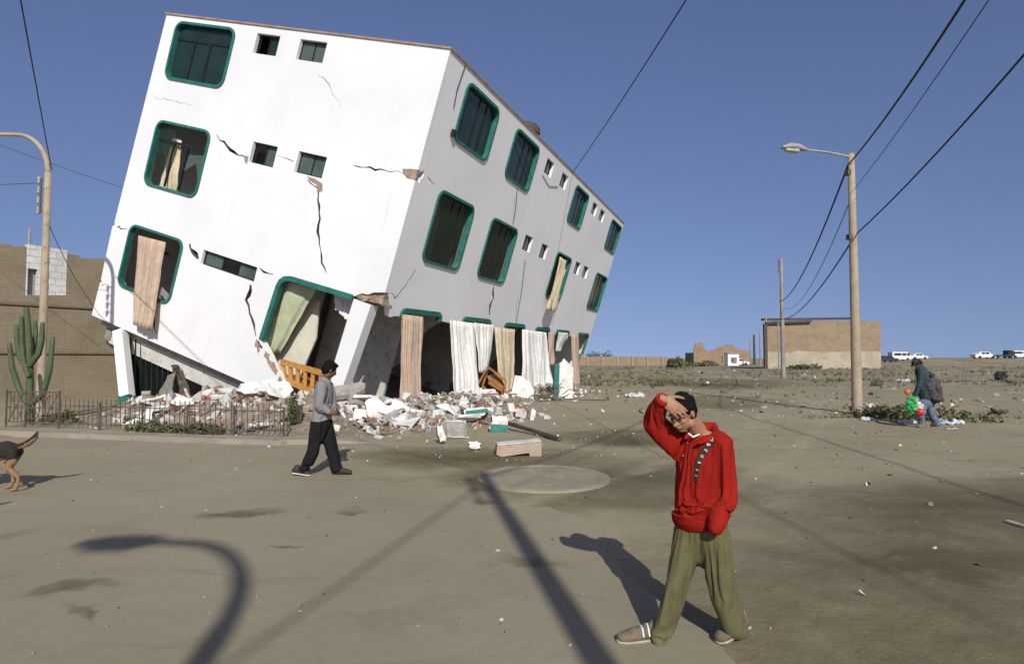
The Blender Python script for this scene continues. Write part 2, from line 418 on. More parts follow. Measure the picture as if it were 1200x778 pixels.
#@@BUILDING
# ------------------------------------------------------------------ the tilted building
BX = V((0.8837107, -0.3619891, -0.29668046)); BY = V((0.37905538, 0.92537399, 0)); BZ = BX.cross(BY)
BC = V((-1.71110897, 16.28370487, 10.32144213))
BROT = Matrix((BX, BY, BZ)).transposed().to_4x4()
BM = Matrix.Translation(BC) @ BROT
def bl(x, y, z): return BC + BX * x + BY * y + BZ * z
BASE = Matrix.Translation(bl(-5, 11, -11.2)) @ BROT
bld = thing('collapsed_building', 'white three storey building tipped over sideways with cracked walls and teal framed windows', 'building', mat=BASE)
Lf = lambda u, d, z: bl(u, -d, z)      # front face, d outward
Rf = lambda u, d, z: bl(d, u, z)       # long side face
def rrect(u0, u1, z0, z1, r=.34, n=5):
    out = []
    for cx, cz, a0 in ((u1 - r, z1 - r, 0), (u0 + r, z1 - r, 90), (u0 + r, z0 + r, 180), (u1 - r, z0 + r, 270)):
        for i in range(n + 1):
            a = R(a0 + 90 * i / n); out.append((cx + r * math.cos(a), cz + r * math.sin(a)))
    return out
def rect(u0, u1, z0, z1): return [(u0, z0), (u1, z0), (u1, z1), (u0, z1)]
def crackloop(pts, w):
    """thin jagged closed loop along a path"""
    P = []
    for i in range(len(pts) - 1):
        a, b_ = V(pts[i]), V(pts[i + 1]); k = max(2, int((b_ - a).length / .16))
        for s in range(k): P.append(a.lerp(b_, s / k))
    P.append(V(pts[-1])); L_, R_ = [], []
    for i, p in enumerate(P):
        d = (P[min(len(P) - 1, i + 1)] - P[max(0, i - 1)]).normalized(); nn = V((-d.y, d.x))
        ww = w * math.sin(math.pi * (i + .6) / (len(P) + .2)) ** .5 * random.uniform(.35, 1.25)
        q = p + nn * random.uniform(-.05, .05)
        L_.append(q + nn * ww / 2); R_.append(q - nn * ww / 2)
    return [tuple(x) for x in L_ + R_[::-1]]
def holed(outer, holes, fmap, d0=-.2, d1=0.0, bm=None, mi=0, side_mi=None, ncrack=0):
    bm = bm or bmesh.new()
    loops = [outer] + holes
    flat = [p for l in loops for p in l]
    tris = tessellate_polygon([[V((p[0], p[1], 0)) for p in l] for l in loops])
    f_ = [bm.verts.new(fmap(p[0], d1, p[1])) for p in flat]; b_ = [bm.verts.new(fmap(p[0], d0, p[1])) for p in flat]
    for a in tris:
        try:
            f = bm.faces.new([f_[i] for i in a]); f.material_index = mi
            f = bm.faces.new([b_[i] for i in a[::-1]]); f.material_index = mi
        except ValueError: pass
    o = 0
    for li_, l in enumerate(loops):
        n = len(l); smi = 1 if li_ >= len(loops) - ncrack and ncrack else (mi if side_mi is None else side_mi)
        for i in range(n):
            j = (i + 1) % n
            try:
                f = bm.faces.new((f_[o + i], f_[o + j], b_[o + j], b_[o + i])); f.material_index = smi
            except ValueError: pass
        o += n
    return bm
def ring(bm, lo, li, fmap, d0, d1):
    n = len(lo)
    A = [[bm.verts.new(fmap(p[0], d, p[1])) for p in l] for l, d in ((lo, d0), (lo, d1), (li, d1), (li, d0))]
    for k in range(4):
        for i in range(n):
            bm.faces.new((A[k][i], A[k][(i + 1) % n], A[(k + 1) % 4][(i + 1) % n], A[(k + 1) % 4][i]))
# --- window lists  (u0,u1,z0,z1)
LW = [(-11.2, -8.28, -2.2, -.19), (-11.0, -8.28, -5.95, -3.64), (-11.12, -8.32, -9.7, -7.42)]
LS = [(-7.34, -6.33, -.89, -.24), (-5.47, -4.38, -.89, -.25), (-6.36, -5.3, -4.33, -3.66), (-4.41, -3.28, -4.3, -3.64)]
RU = [(1.3, 3.66), (5.2, 7.65), (12.85, 15.2), (20.45, 23.2)]
RS = [(8.68, 9.55), (10.75, 11.6), (16.2, 17.1), (17.82, 18.8)]
RW = [(a, b_, -2.1, -.3) for a, b_ in RU] + [(a + .05, b_ + .12, -5.87, -3.6) for a, b_ in RU]
RSs = [(a, b_, -.95, -.33) for a, b_ in RS] + [(a, b_, -4.24, -3.6) for a, b_ in RS]
def jag(a, b_, k=6, amp=.08):
    a, b_ = V(a), V(b_); d = (b_ - a).normalized(); nn = V((-d.y, d.x))
    return [tuple(a.lerp(b_, i / k) + nn * (random.uniform(-amp, amp) if 0 < i < k else 0)) for i in range(k)]
# front wall
outer = [(-11.84, 0), (0, 0), (0, -3.42), (-.12, -3.52), (-.3, -3.58), (-.22, -3.68), (0, -3.74), (0, -7.02)]
outer += jag((0, -7.02), (-.95, -7.36), 5, .05)
outer += [(-1.0, -7.4), (-3.5, -7.45), (-3.72, -7.5), (-3.87, -7.62), (-3.93, -7.8), (-4.06, -9.62)]
outer += jag((-3.72, -9.88), (-2.13, -11.1), 9, .06)
outer += [(-2.13, -11.13), (-12.1, -11.1), (-12.06, -9.85), (-11.96, -9.8), (-12.05, -9.74), (-12.1, -7.75), (-11.98, -7.66), (-12.04, -7.58)]
holes = [rrect(*a) for a in LW] + [rect(*a) for a in LS] + [rect(-7.37, -4.9, -7.98, -7.5)]
ckL = [([(-8.05, -3.75), (-7.65, -3.93), (-7.07, -4.12), (-6.5, -4.26)], .07),
       ([(-3.8, -4.42), (-3.33, -4.60), (-3.05, -5.32), (-2.82, -6.07), (-2.45, -6.75), (-2.2, -7.0)], .07),
       ([(-2.22, -3.75), (-1.44, -3.68), (-.9, -3.62), (-.45, -3.6)], .045),
       ([(-8.1, -7.5), (-7.85, -7.72), (-7.5, -7.84)], .16),
       ([(-4.8, -7.53), (-4.2, -7.55)], .05),
       ([(-5.22, -3.9), (-4.5, -4.02)], .02),
       ([(-4.95, -8.1), (-5.02, -8.6), (-4.72, -8.93), (-4.42, -9.24), (-4.25, -9.58)], .14),
       ([(-4.16, -9.72), (-3.88, -9.86)], .1),
       ([(-11.85, -7.7), (-11.65, -7.73), (-11.3, -7.62)], .05),
       ([(-11.95, -9.9), (-11.5, -9.82)], .03),
       ([(-9.0, -10.2), (-8.85, -10.5), (-8.62, -10.8)], .06),
       ([(-4.52, -1.2), (-3.92, -1.51), (-3.24, -2.07)], .015),
       ([(-11.6, -2.9), (-9.5, -2.95)], .012)]
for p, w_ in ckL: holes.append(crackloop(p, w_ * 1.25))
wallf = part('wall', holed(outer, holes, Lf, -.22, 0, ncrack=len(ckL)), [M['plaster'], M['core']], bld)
# side wall
def jagline(pts, amp=.06):
    out = []
    for a, b_ in zip(pts, pts[1:]): out += jag(a, b_, max(2, int((V(b_) - V(a)).length / .3)), amp)
    return out + [pts[-1]]
tops = [(1.05, 3.55), (5.15, 7.65), (12.95, 15.1), (20.4, 22.9)]
mid_t = [(9.1, 11.5), (16.2, 18.6)]
lows = sorted(tops + mid_t)
o2 = [(.0, 0), (0, -3.4), (.28, -3.46), (.3, -3.54), (.0, -3.6), (0, -7.08)]
o2 = [(0.23, 0)] + [(0.23, -3.36), (.36, -3.42), (.30, -3.6), (.23, -3.62), (.23, -7.1)]
cur = .23
bot = []
for a, b_ in lows:
    bot += jag((max(cur, a - .45), -7.72), (a - .12, -7.66), 2, .03) if a - .12 > cur + .5 else [(cur, -7.45)]
    bot += [(a - .02, -7.66), (a, -7.50), (a + .1, -7.41), (a + .25, -7.38), (b_ - .25, -7.36), (b_ - .1, -7.4), (b_, -7.5), (b_ + .02, -7.66)]
    cur = b_ + .14
bot = [p for i, p in enumerate(bot) if i == 0 or p[0] > bot[i - 1][0] + .005]
o2 += bot + [(23.05, -7.7), (22.95, -8.75), (23.3, -8.8), (23.42, -7.6), (23.46, 0)]
holes = [rrect(*a, r=.3) for a in RW] + [rect(*a) for a in RSs]
ckR = [([(.55, -3.5), (.8, -3.55), (1.0, -3.52)], .03), ([(.3, -7.05), (.55, -7.12), (.92, -6.72), (1.3, -6.15)], .05),
       ([(7.0, -6.05), (7.25, -6.5), (7.15, -6.8), (7.3, -7.2)], .2), ([(9.6, -6.0), (9.9, -6.8), (10.2, -7.25)], .03),
       ([(15.3, -5.9), (15.15, -6.6), (15.3, -7.2)], .12), ([(6.6, -2.4), (6.8, -2.9), (7.1, -3.4)], .02)]
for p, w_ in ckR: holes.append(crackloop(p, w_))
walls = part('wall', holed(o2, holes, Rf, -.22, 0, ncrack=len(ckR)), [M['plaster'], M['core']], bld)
# hidden sides, roof, slabs, partitions
def lbox(bm, x0, x1, y0, y1, z0, z1, mi=0):
    vs = box(bm, (0, 0, 0), (1, 1, 1), mi=mi)
    for v in vs: v.co = bl(x0 + (v.co.x + .5) * (x1 - x0), y0 + (v.co.y + .5) * (y1 - y0), z0 + (v.co.z + .5) * (z1 - z0))
def lpart(name, m, *bs, **k):
    bm = bmesh.new()
    for b_ in bs: lbox(bm, *b_)
    return part(name, bm, m, bld, **k)
lpart('wall', M['plaster'], (-12.05, -11.84, .24, 23.4, -11.1, -.06))
lpart('wall', M['plaster'], (-11.82, -.23, 23.22, 23.44, -11.1, -.06))
roofp = lpart('roof', M['roof'], (-11.88, .04, -.04, 23.50, -.005, .05))
lpart('floor_slab', M['interior'], (-11.83, -.24, .23, 23.2, -3.4, -3.2))
lpart('floor_slab', M['interior'], (-11.83, -.24, .23, 23.2, -7.28, -7.05))
lpart('floor_slab', M['concrete'], (-12.0, -.3, .35, 23.2, -11.4, -11.12))
for y in (4.4, 8.4, 12.1, 15.8, 19.6):
    jx = random.uniform(-1.3, -.6)
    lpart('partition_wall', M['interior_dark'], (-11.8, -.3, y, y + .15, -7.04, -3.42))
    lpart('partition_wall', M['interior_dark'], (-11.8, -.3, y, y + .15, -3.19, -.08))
# ground storey partitions with broken slanting edges
for i, (y, xe, xb) in enumerate(((4.4, -.4, -2.6), (8.4, -.6, -1.4), (12.1, -.4, -1.8), (15.8, -.5, -1.2), (19.6, -.4, -.9))):
    e = [(-11.7, -11.1), (xb, -11.1)] + jag((xb, -11.1), (xe, -7.3), 9, .16)[1:] + [(xe, -7.3), (-11.7, -7.3)]
    part('partition_wall', holed(e, [], lambda u, d, z, y=y: bl(u, y + d, z), 0, .15), M['interior'], bld)
lpart('partition_wall', M['interior'], (-4.6, -4.45, .3, 2.9, -11.1, -7.3))
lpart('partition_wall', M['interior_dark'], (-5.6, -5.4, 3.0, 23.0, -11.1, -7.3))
lpart('partition_wall', M['interior'], (-4.35, -1.2, 3.2, 3.32, -11.1, -7.3))
part('inner_panel', holed([(-4.5, -8.6), (-3.0, -8.0), (-2.75, -9.2), (-3.0, -10.6), (-4.5, -10.9)], [], lambda u, d, z: bl(u, .95 + d, z), 0, .06), mottled('cream_paint', (.62, .6, .48), (.55, .53, .42), 2), bld)
# leaning corner pier left standing
bm = bmesh.new()
q = [(-1.0, -7.48), (-.36, -7.5), (-.62, -10.55), (-1.14, -10.55)]
holed(q, [], Lf, -.38, .0, bm)
pier = part('corner_pier', bm, M['plaster'], bld)
# broken concrete and brick where the corner tore
bm = bmesh.new(); fr = jag((-1.0, -7.36), (-.02, -7.1), 6, .04) + jag((-.02, -7.1), (.02, -7.42), 3, .03) + jag((.02, -7.42), (-1.0, -7.46), 7, .05)
holed(fr, [], Lf, -.5, -.03, bm); part('exposed_brick', bm, mottled('torn_masonry', (.46, .38, .29), (.30, .19, .13), 4, c3=(.12, .09, .07), s3=7, bs=.9, bd=.05), bld)
def rough_patch(pts, fmap, d=.02, name='exposed_brick', m=None):
    bm = bmesh.new(); holed(pts, [], fmap, -.05, d, bm); return part(name, bm, m or M['brick'], bld)
tanb = mottled('broken_plaster_edge', (.42, .33, .24), (.32, .22, .15), 6, c3=(.2, .15, .11), s3=9, bs=.7, bd=.03)
rough_patch([(-.52, -3.5), (-.25, -3.45), (-.01, -3.43), (-.0, -3.72), (-.28, -3.72), (-.45, -3.62)], Lf, .012, m=tanb)
rough_patch([(-6.62, -4.18), (-6.42, -4.16), (-6.4, -4.4), (-6.52, -4.36)], Lf, .012, m=tanb)
rough_patch([(-3.85, -4.34), (-3.5, -4.36), (-3.2, -4.45), (-3.12, -4.66), (-3.3, -4.74), (-3.4, -4.52), (-3.7, -4.44)], Lf, .012, m=tanb)
for a_, b_ in (((-4.2, -9.66), (-3.9, -9.95)), ((-3.72, -9.92), (-2.95, -10.48)), ((-2.95, -10.5), (-2.2, -11.06))):
    e1 = jag(a_, b_, 6, .05); e2 = [(x - .02, z - .16) for x, z in jag(a_, b_, 6, .05)][::-1]
    rough_patch(e1 + e2, Lf, .015, m=tanb)
for a_, b_ in (((.3, -7.06), (.62, -7.14)),):
    pass
# beam below the lifted end
lpart('edge_beam', M['interior'], (-11.6, -2.6, .5, .8, -12.0, -11.42))
lpart('edge_beam', M['concrete'], (-11.9, -11.5, .5, 22.5, -11.9, -11.42))
# --- windows
def bwindow(u0, u1, z0, z1, fmap, kind='full', r=.34, fw=.075):
    lo = rrect(u0 - .01, u1 + .01, z0 - .01, z1 + .01, r + .01); li = rrect(u0 + fw, u1 - fw, z0 + fw, z1 - fw, max(.1, r - fw))
    bm = bmesh.new(); ring(bm, lo, li, fmap, -.12, .05)
    f = part('window', bm, M['teal'], bld)
    zt = z1 - .28 * (z1 - z0) if fmap is Lf else z1 - .04
    bm = bmesh.new()
    def bar(a, c_, wd=.05):
        (ua, za), (ub, zb) = a, c_
        if abs(ua - ub) < 1e-6: q = rect(ua - wd / 2, ua + wd / 2, za, zb)
        else: q = rect(ua, ub, za - wd / 2, za + wd / 2)
        holed(q, [], fmap, -.14, -.08, bm)
    if fmap is Lf:
        bar((u0 + .1, zt), (u1 - .1, zt), .09)
        zz = zt - .045
    else: zz = z1 - .12
    fr = (.34, .6) if fmap is Lf else (.5, .72)
    bar((u0 + (u1 - u0) * fr[0], z0 + .1), (u0 + (u1 - u0) * fr[0], zz), .05)
    bar((u0 + (u1 - u0) * fr[1], z0 + .1), (u0 + (u1 - u0) * fr[1], zz), .09)
    part('mullion', bm, M['dark_frame'], f)
    if kind == 'full':
        part('pane', holed(rrect(u0 + .08, u1 - .08, z0 + .08, z1 - .08, r - .05), [], fmap, -.125, -.11), M['glass'], f)
    elif kind == 'clear':
        part('pane', holed(rrect(u0 + .08, u1 - .08, z0 + .08, z1 - .08, r - .05), [], fmap, -.125, -.11), M['glass_clear'], f)
    elif kind == 'shard':
        h = z1 - z0; wd = u1 - u0
        part('pane', holed([(u0 + .1, z1 - .1), (u0 + .1, z0 + .45 * h), (u0 + .16 * wd, z0 + .55 * h), (u0 + .33 * wd, z0 + .2 * h), (u0 + .36 * wd, z1 - .3 * h), (u0 + .3 * wd, z1 - .1)], [], fmap, -.125, -.11), M['glass_clear'], f)
        part('pane', holed([(u1 - .1, z1 - .35 * h), (u1 - .1, z0 + .1 * h), (u1 - .2 * wd, z0 + .5 * h), (u1 - .38 * wd, z0 + .35 * h), (u1 - .36 * wd, z1 - .4 * h)], [], fmap, -.13, -.115), M['glass2'], f)
    return f
bwindow(*LW[0], Lf); bwindow(*LW[1], Lf, 'shard'); bwindow(*LW[2], Lf, 'none')
for i, a in enumerate(RW): bwindow(*a, Rf, 'none' if i == 6 else ('clear' if i in (4, 5) else 'full'), r=.3)
def swindow(u0, u1, z0, z1, fmap, openside=False, m=None):
    lo = rect(u0, u1, z0, z1); li = rect(u0 + .04, u1 - .04, z0 + .04, z1 - .04)
    bm = bmesh.new(); ring(bm, lo, li, fmap, -.17, -.12)
    um = (u0 + u1) / 2; holed(rect(um - .02, um + .02, z0 + .04, z1 - .04), [], fmap, -.165, -.125, bm)
    f = part('window', bm, M['dark_frame'], bld)
    if not openside: part('pane', holed(rect(u0 + .03, um - .02, z0 + .03, z1 - .03), [], fmap, -.15, -.14), m or M['glass'], f)
    part('pane', holed(rect(um + .02, u1 - .03, z0 + .03, z1 - .03), [], fmap, -.155, -.145), m or M['glass'], f)
for i, a in enumerate(LS): swindow(*a, Lf, i in (0, 2), [M['glass'], M['glass2'], M['glass2'], M['glass2']][i])
for i, a in enumerate(RSs): swindow(*a, Rf, i in (1, 4), None)
# strip window by the big crack
f = bmesh.new(); ring(f, rect(-7.37, -4.9, -7.98, -7.5), rect(-7.33, -4.94, -7.94, -7.54), Lf, -.17, -.1)
f = part('window', f, M['dark_frame'], bld)
part('pane', holed(rect(-7.33, -6.5, -7.94, -7.54), [], Lf, -.15, -.14), M['glass2'], f)
part('pane', holed(rect(-5.75, -4.95, -7.94, -7.54), [], Lf, -.15, -.14), M['glass2'], f)
part('mullion', holed(rect(-6.52, -6.46, -7.95, -7.53), [], Lf, -.16, -.11), M['dark_frame'], f)
# teal trims of the big torn opening and of the ground storey window heads
bm = bmesh.new()
def strip_path(bm, path, w_, fmap, d0=-.1, d1=.05):
    P = [V(p) for p in path]; A = []
    for i, p in enumerate(P):
        d = (P[min(len(P) - 1, i + 1)] - P[max(0, i - 1)]).normalized(); nn = V((-d.y, d.x))
        a = p + nn * w_ / 2; b_ = p - nn * w_ / 2
        A.append([bm.verts.new(fmap(a.x, d0, a.y)), bm.verts.new(fmap(a.x, d1, a.y)), bm.verts.new(fmap(b_.x, d1, b_.y)), bm.verts.new(fmap(b_.x, d0, b_.y))])
    for a, b_ in zip(A, A[1:]):
        for k in range(4): bm.faces.new((a[k], a[(k + 1) % 4], b_[(k + 1) % 4], b_[k]))
    bm.faces.new(A[0][::-1]); bm.faces.new(A[-1])
strip_path(bm, [(-1.05, -7.45), (-3.45, -7.5), (-3.68, -7.56), (-3.81, -7.68), (-3.87, -7.86), (-4.0, -9.62)], .16, Lf)
part('window_frame', bm, M['teal'], bld, label='teal frame round the torn corner opening')
for a, b_ in lows:
    bm = bmesh.new()
    strip_path(bm, [(a + .03, -7.72), (a + .06, -7.55), (a + .2, -7.46), (b_ - .2, -7.44), (b_ - .06, -7.53), (b_ - .03, -7.7)], .15, Rf, -.14, .05)
    part('window_frame', bm, M['teal'], bld)
# far end remnant of teal frame
bm = bmesh.new(); strip_path(bm, [(22.86, -7.7), (22.8, -8.75)], .13, Rf); part('window_frame', bm, M['teal'], bld)
# thin wires running down the side wall
for pts in ([(.9, .02, -.05), (.82, .02, -.8), (.9, .02, -1.3)], [(5.6, .02, -.6), (6.4, .02, -1.0), (7.6, .03, -1.5)], [(6.6, .02, -2.2), (7.0, .02, -3.0), (7.1, .02, -3.5)], [(8.6, .02, -1.1), (9.6, .02, -1.3), (10.6, .02, -1.05)], [(9.3, .02, -4.6), (9.9, .02, -6), (10.3, .02, -7.4)]):
    bm = bmesh.new(); tube(bm, [(bl(d, u, z), .012) for u, d, z in pts], 5, rnd=False); part('wire', bm, M['cable'], bld)
for uu, dd, zz in ((1.2, .06, -1.95),):
    bm = bmesh.new(); lbox(bm, 0, .1, 1.12, 1.28, -2.05, -1.85); part('junction_box', bm, M['dark_frame'], bld)
# round tank on the roof edge
bm = bmesh.new(); cpt = bl(-.5, 7.3, .1)
tube(bm, [(cpt + BZ * z_, r_) for z_, r_ in ((.02, .42), (.1, .46), (.30, .40), (.40, .28), (.44, .12))], 20, rnd=False)
solo('roof_tank', bm, mottled('dark_tank', (.05, .04, .035), (.09, .07, .055), 4), 'small dark water tank sitting on the roof edge of the tilted building', 'water tank', smooth=True)
# white pillar still standing under the lifted end
bm = bmesh.new()
p0 = at(149, 470, 20.6); p0.z = 0; p1 = at(141, 388, 21.3)
boxpts(bm, p0 + V((0, 0, .42)), p1, .34, .34, V((0, 1, 0)))
pil = thing('pillar', 'upright white pillar with a teal foot under the raised left end of the building', 'pillar', (p0.x, p0.y, 0))
part('shaft', bm, M['plaster'], pil)
bm = bmesh.new(); boxpts(bm, p0 - V((0, 0, .1)), p0 + V((0, 0, .44)), .4, .4, V((0, 1, 0))); part('base', bm, M['teal'], pil)
# dark shuttered wall behind pillar
bm = bmesh.new(); a = at(155, 474, 21.8); a.z = -.1; b_ = at(207, 470, 21.2); b_.z = -.1
for i in range(9):
    q = a.lerp(b_, i / 8); boxpts(bm, q, q + V((-.12, .1, 2.9 - .13 * i)), .22, .05, (b_ - a).normalized())
solo('metal_shutter', bm, M['dark_frame'], 'dark grey sheet metal shutter standing behind the teal footed pillar', 'shutter')

#@@CURTAINS
def curtain(name, label, pt0, pt1, pb0, pb1, m, folds=7, amp=.07, rows=14, flare=None, group='curtains hanging from the ground storey openings'):
    """sheet from top edge (pt0..pt1) to bottom edge (pb0..pb1), wavy, with thickness"""
    bm = bmesh.new(); n = folds * 10
    pt0, pt1, pb0, pb1 = map(V, (pt0, pt1, pb0, pb1)); ph = random.uniform(0, 6)
    d = (pt1 - pt0).normalized(); nn = d.cross(V((0, 0, 1))).normalized(); G = [[], []]
    for s, off in ((0, .006), (1, -.006)):
        for j in range(rows + 1):
            v = j / rows; row = []
            for i in range(n + 1):
                u = i / n; p = pt0.lerp(pt1, u).lerp(pb0.lerp(pb1, u), v)
                uu = u * folds + .9 * noise.noise(V((u * 2.6, v * .5, ph))) + .35 * noise.noise(V((u * 6, v * 1.1, ph + 7)))
                wv = (math.sin(uu * 2 * math.pi + ph) + .35 * math.sin(uu * 4.3 * math.pi + ph * 2)) * amp * (.55 + .5 * v) * (.45 + .9 * abs(noise.noise(V((u * 3.1, ph, v * .8)))) * 2) + .09 * noise.noise(V((u * 2, v * 2.2, ph))) * (.4 + v)
                p = p + d * (.07 * noise.noise(V((v * 2.4, ph, 3))) * v + .03 * noise.noise(V((v * 6, ph, 9 + u))))
                if j == rows: p = p + V((0, 0, .05 * noise.noise(V((u * 9, ph, 1)))))
                row.append(bm.verts.new(p + nn * (wv + off)))
            G[s].append(row)
        for j in range(rows):
            for i in range(n): bm.faces.new((G[s][j][i], G[s][j][i + 1], G[s][j + 1][i + 1], G[s][j + 1][i]))
    for i in range(n):
        bm.faces.new((G[0][0][i], G[1][0][i], G[1][0][i + 1], G[0][0][i + 1])); bm.faces.new((G[0][-1][i], G[0][-1][i + 1], G[1][-1][i + 1], G[1][-1][i]))
    for j in range(rows):
        bm.faces.new((G[0][j][0], G[0][j + 1][0], G[1][j + 1][0], G[1][j][0])); bm.faces.new((G[0][j][-1], G[1][j][-1], G[1][j + 1][-1], G[0][j + 1][-1]))
    return solo(name, bm, m, label, 'curtain', group, smooth=True)
def onR(px, py, d=0.0):
    r = ray(px, py); o = V((0, 0, CAM_H)); return o + r * ((BC + BX * d - o).dot(BX) / r.dot(BX))
def onL(px, py, d=0.0):
    r = ray(px, py); o = V((0, 0, CAM_H)); return o + r * ((BC - BY * d - o).dot(BY) / r.dot(BY))
def hang(label, px0, px1, py, pyb, m, bx0=None, bx1=None, d=.06, z=None, folds=5, amp=.06, **k):
    a = onR(px0, py, d); b_ = onR(px1, py + (px1 - px0) * .13, d)
    Yc = (a.y + b_.y) / 2
    def dn(px, Y):
        q = at(px, pyb, Y); return q
    return curtain('curtain', label, a, b_, dn(bx0 or px0, a.y), dn(bx1 or px1, b_.y), m, folds, amp, **k)
hang('peach curtain hanging straight down, nearest to the leaning corner pier', 470, 497, 368, 482, M['peach'], 469, 494, folds=6)
hang('widest white curtain hanging just right of the nearest peach curtain', 527, 556, 375, 473, M['white_cloth'], 531, 562, folds=6)
hang('white curtain gathered to a thin tail beside the widest white curtain', 556, 579, 378, 436, M['white_cloth'], 561, 570, folds=4, d=.08)
hang('cream yellow curtain bunched between two white curtains', 580, 603, 383, 462, M['cream_cloth'], 586, 602, folds=5)
hang('white curtain reaching the rubble past the cream yellow curtain', 613, 640, 386, 455, M['white_cloth'], 613, 648, folds=7)
hang('narrow peach curtain beside the farther white curtain', 643, 650, 389, 428, M['peach'], 642, 650, folds=2)
hang('short white curtain swept aside above the white panel', 654, 668, 389, 412, M['white_cloth'], 652, 657, folds=3)
hang('farthest peach curtain, at the far end of the long wall', 669, 678, 391, 452, M['peach'], 671, 681, folds=3)
# curtains blown out of upper windows
G2 = 'curtains at the broken upper windows'
a = onL(163, 276, .1); b_ = onL(194, 284, .1)
curtain('curtain', 'peach curtain dangling out of the lowest left window down the wall', a, b_, at(154, 380, a.y - .2), at(177, 388, b_.y - .25), M['peach'], 4, .05, group=G2)
a = onR(656, 301, .08); b_ = onR(664, 306, .08)
curtain('curtain', 'yellow curtain dangling from the broken window of the long side wall', a, b_, at(642, 362, a.y - .2), at(650, 366, b_.y - .3), M['cream_cloth'], 3, .05, group=G2)
a = onL(203, 162, -.22); b_ = onL(213, 165, -.22)
curtain('curtain', 'thin cream curtain trailing inside the broken middle left window', a, b_, onL(187, 222, -.26), onL(208, 226, -.26), M['cream_cloth'], 3, .04, group=G2)
a = bl(-.3, 1.6, -3.9); b_ = bl(-.3, 2.15, -3.9)
curtain('curtain', 'tan curtain behind the glass of the nearest side window on the middle floor', a, b_, bl(-.35, 1.7, -5.9), bl(-.35, 2.3, -5.9), M['peach'], 3, .04, group=G2)
a = bl(-4.25, .3, -7.5); b_ = bl(-2.75, .42, -7.5)
curtain('curtain', 'pale green curtain sagging across the torn corner opening', a, b_, bl(-4.6, .32, -10.2), bl(-3.75, .6, -10.0), M['green_cloth'], 4, .05, group=G2)
curtain('curtain', 'crumpled white cloth lying in the top of the torn corner opening', bl(-2.2, .5, -7.5), bl(-1.5, .6, -7.5), bl(-1.9, .45, -8.0), bl(-1.2, .5, -8.3), M['white_cloth'], 2, .06, group=G2)
# ------------------------------------------------------------------ poles, lamps, cables
def polemesh(p, h, r0, r1, n=16):
    bm = bmesh.new(); tube(bm, [(p + V((0, 0, z_)), r0 + (r1 - r0) * z_ / h) for z_ in (-.3, 0, h * .25, h * .5, h * .75, h)], n, rnd=False); return bm
def curved_lamp(name, label, p, reach, side=-1, rack=True):
    t = thing(name, label, 'street lamp', p, 'street lamps')
    pole = part('pole', polemesh(p, 7.2, .115, .085), M['pole'], t, smooth=True)
    bm = bmesh.new(); top = p + V((0, 0, 7.15)); pts = []
    for i in range(11):
        a = R(90 * i / 10); pts.append((top + V((side * .95 * (1 - math.cos(a)), 0, 1.2 * math.sin(a))), .075 - .02 * i / 10))
    pts.append((top + V((side * reach, 0, 1.22)), .05)); tube(bm, pts, 10)
    arm = part('arm', bm, M['pole'], t, smooth=True)
    hp = top + V((side * reach, 0, 1.22))
    bm = bmesh.new(); tube(bm, [(hp, .06, .06), (hp + V((side * .12, 0, .01)), .16, .09), (hp + V((side * .5, 0, -.02)), .19, .10), (hp + V((side * .72, 0, -.03)), .1, .05)], 14, side=(0, 1, 0))
    hd = part('lamp_head', bm, M['metal'], t, smooth=True)
    bm = bmesh.new(); tube(bm, [(hp + V((side * .2, 0, -.08)), .12, .07), (hp + V((side * .55, 0, -.1)), .12, .07)], 12, side=(0, 1, 0)); part('lens', bm, M['glassy'], hd, smooth=True)
    if not rack: return t
    bm = bmesh.new()
    boxpts(bm, p + V((side * .2, 0, 6.0)), p + V((side * .2, 0, 7.05)), .04, .04)
    for k in range(4): boxpts(bm, p + V((0, 0, 6.08 + .3 * k)), p + V((side * .2, 0, 6.08 + .3 * k)), .03, .03)
    rk = part('insulator_rack', bm, M['iron'], t)
    for k in range(4):
        bm = bmesh.new(); z_ = 6.08 + .3 * k
        tube(bm, [(p + V((side * .26, 0, z_ - .06)), .05), (p + V((side * .26, 0, z_)), .03), (p + V((side * .26, 0, z_ + .06)), .05)], 8); part('insulator', bm, M['metal'], rk, smooth=True)
    return t
LL = V((-13.72, 17.45, 0))
curved_lamp('street_lamp', 'tan concrete street lamp with a curved neck beside the tall cactus', LL, 1.9)
curved_lamp('street_lamp', 'curved neck street lamp behind the viewer, seen by its bent shadow on the pavement', V((.02, -6.95, 0)), 1.15, rack=False)
# straight lamp at the right
RP = V((10.76, 18.7, 0))
t = thing('street_lamp', 'tan street lamp post with a straight sideways arm standing in weeds and litter', 'street lamp', RP, 'street lamps')
part('pole', polemesh(RP, 8.2, .158, .095), M['pole'], t, smooth=True)
bm = bmesh.new(); a0 = RP + V((0, 0, 8.1)); a1 = at(944, 175.5, 18.6); tube(bm, [(a0, .04), (a0.lerp(a1, .5) + V((0, 0, .03)), .035), (a1, .035)], 8); part('arm', bm, M['metal'], t, smooth=True)
bm = bmesh.new(); h1 = at(918, 173, 18.6)
tube(bm, [(a1, .07, .05), (a1.lerp(h1, .3) + V((0, 0, .04)), .15, .11), (a1.lerp(h1, .7) + V((0, 0, .04)), .17, .12), (h1, .1, .06)], 14, side=(0, 1, 0)); hd = part('lamp_head', bm, M['metal'], t, smooth=True)
bm = bmesh.new(); tube(bm, [(a1.lerp(h1, .4) - V((0, 0, .07)), .12, .08), (a1.lerp(h1, .85) - V((0, 0, .07)), .1, .07)], 12, side=(0, 1, 0)); part('lens', bm, M['glassy'], hd, smooth=True)
for z_ in (5.55, 7.6):
    bm = bmesh.new(); box(bm, RP + V((-.12, 0, z_)), (.1, .22, .16)); part('clamp', bm, M['iron'], t)
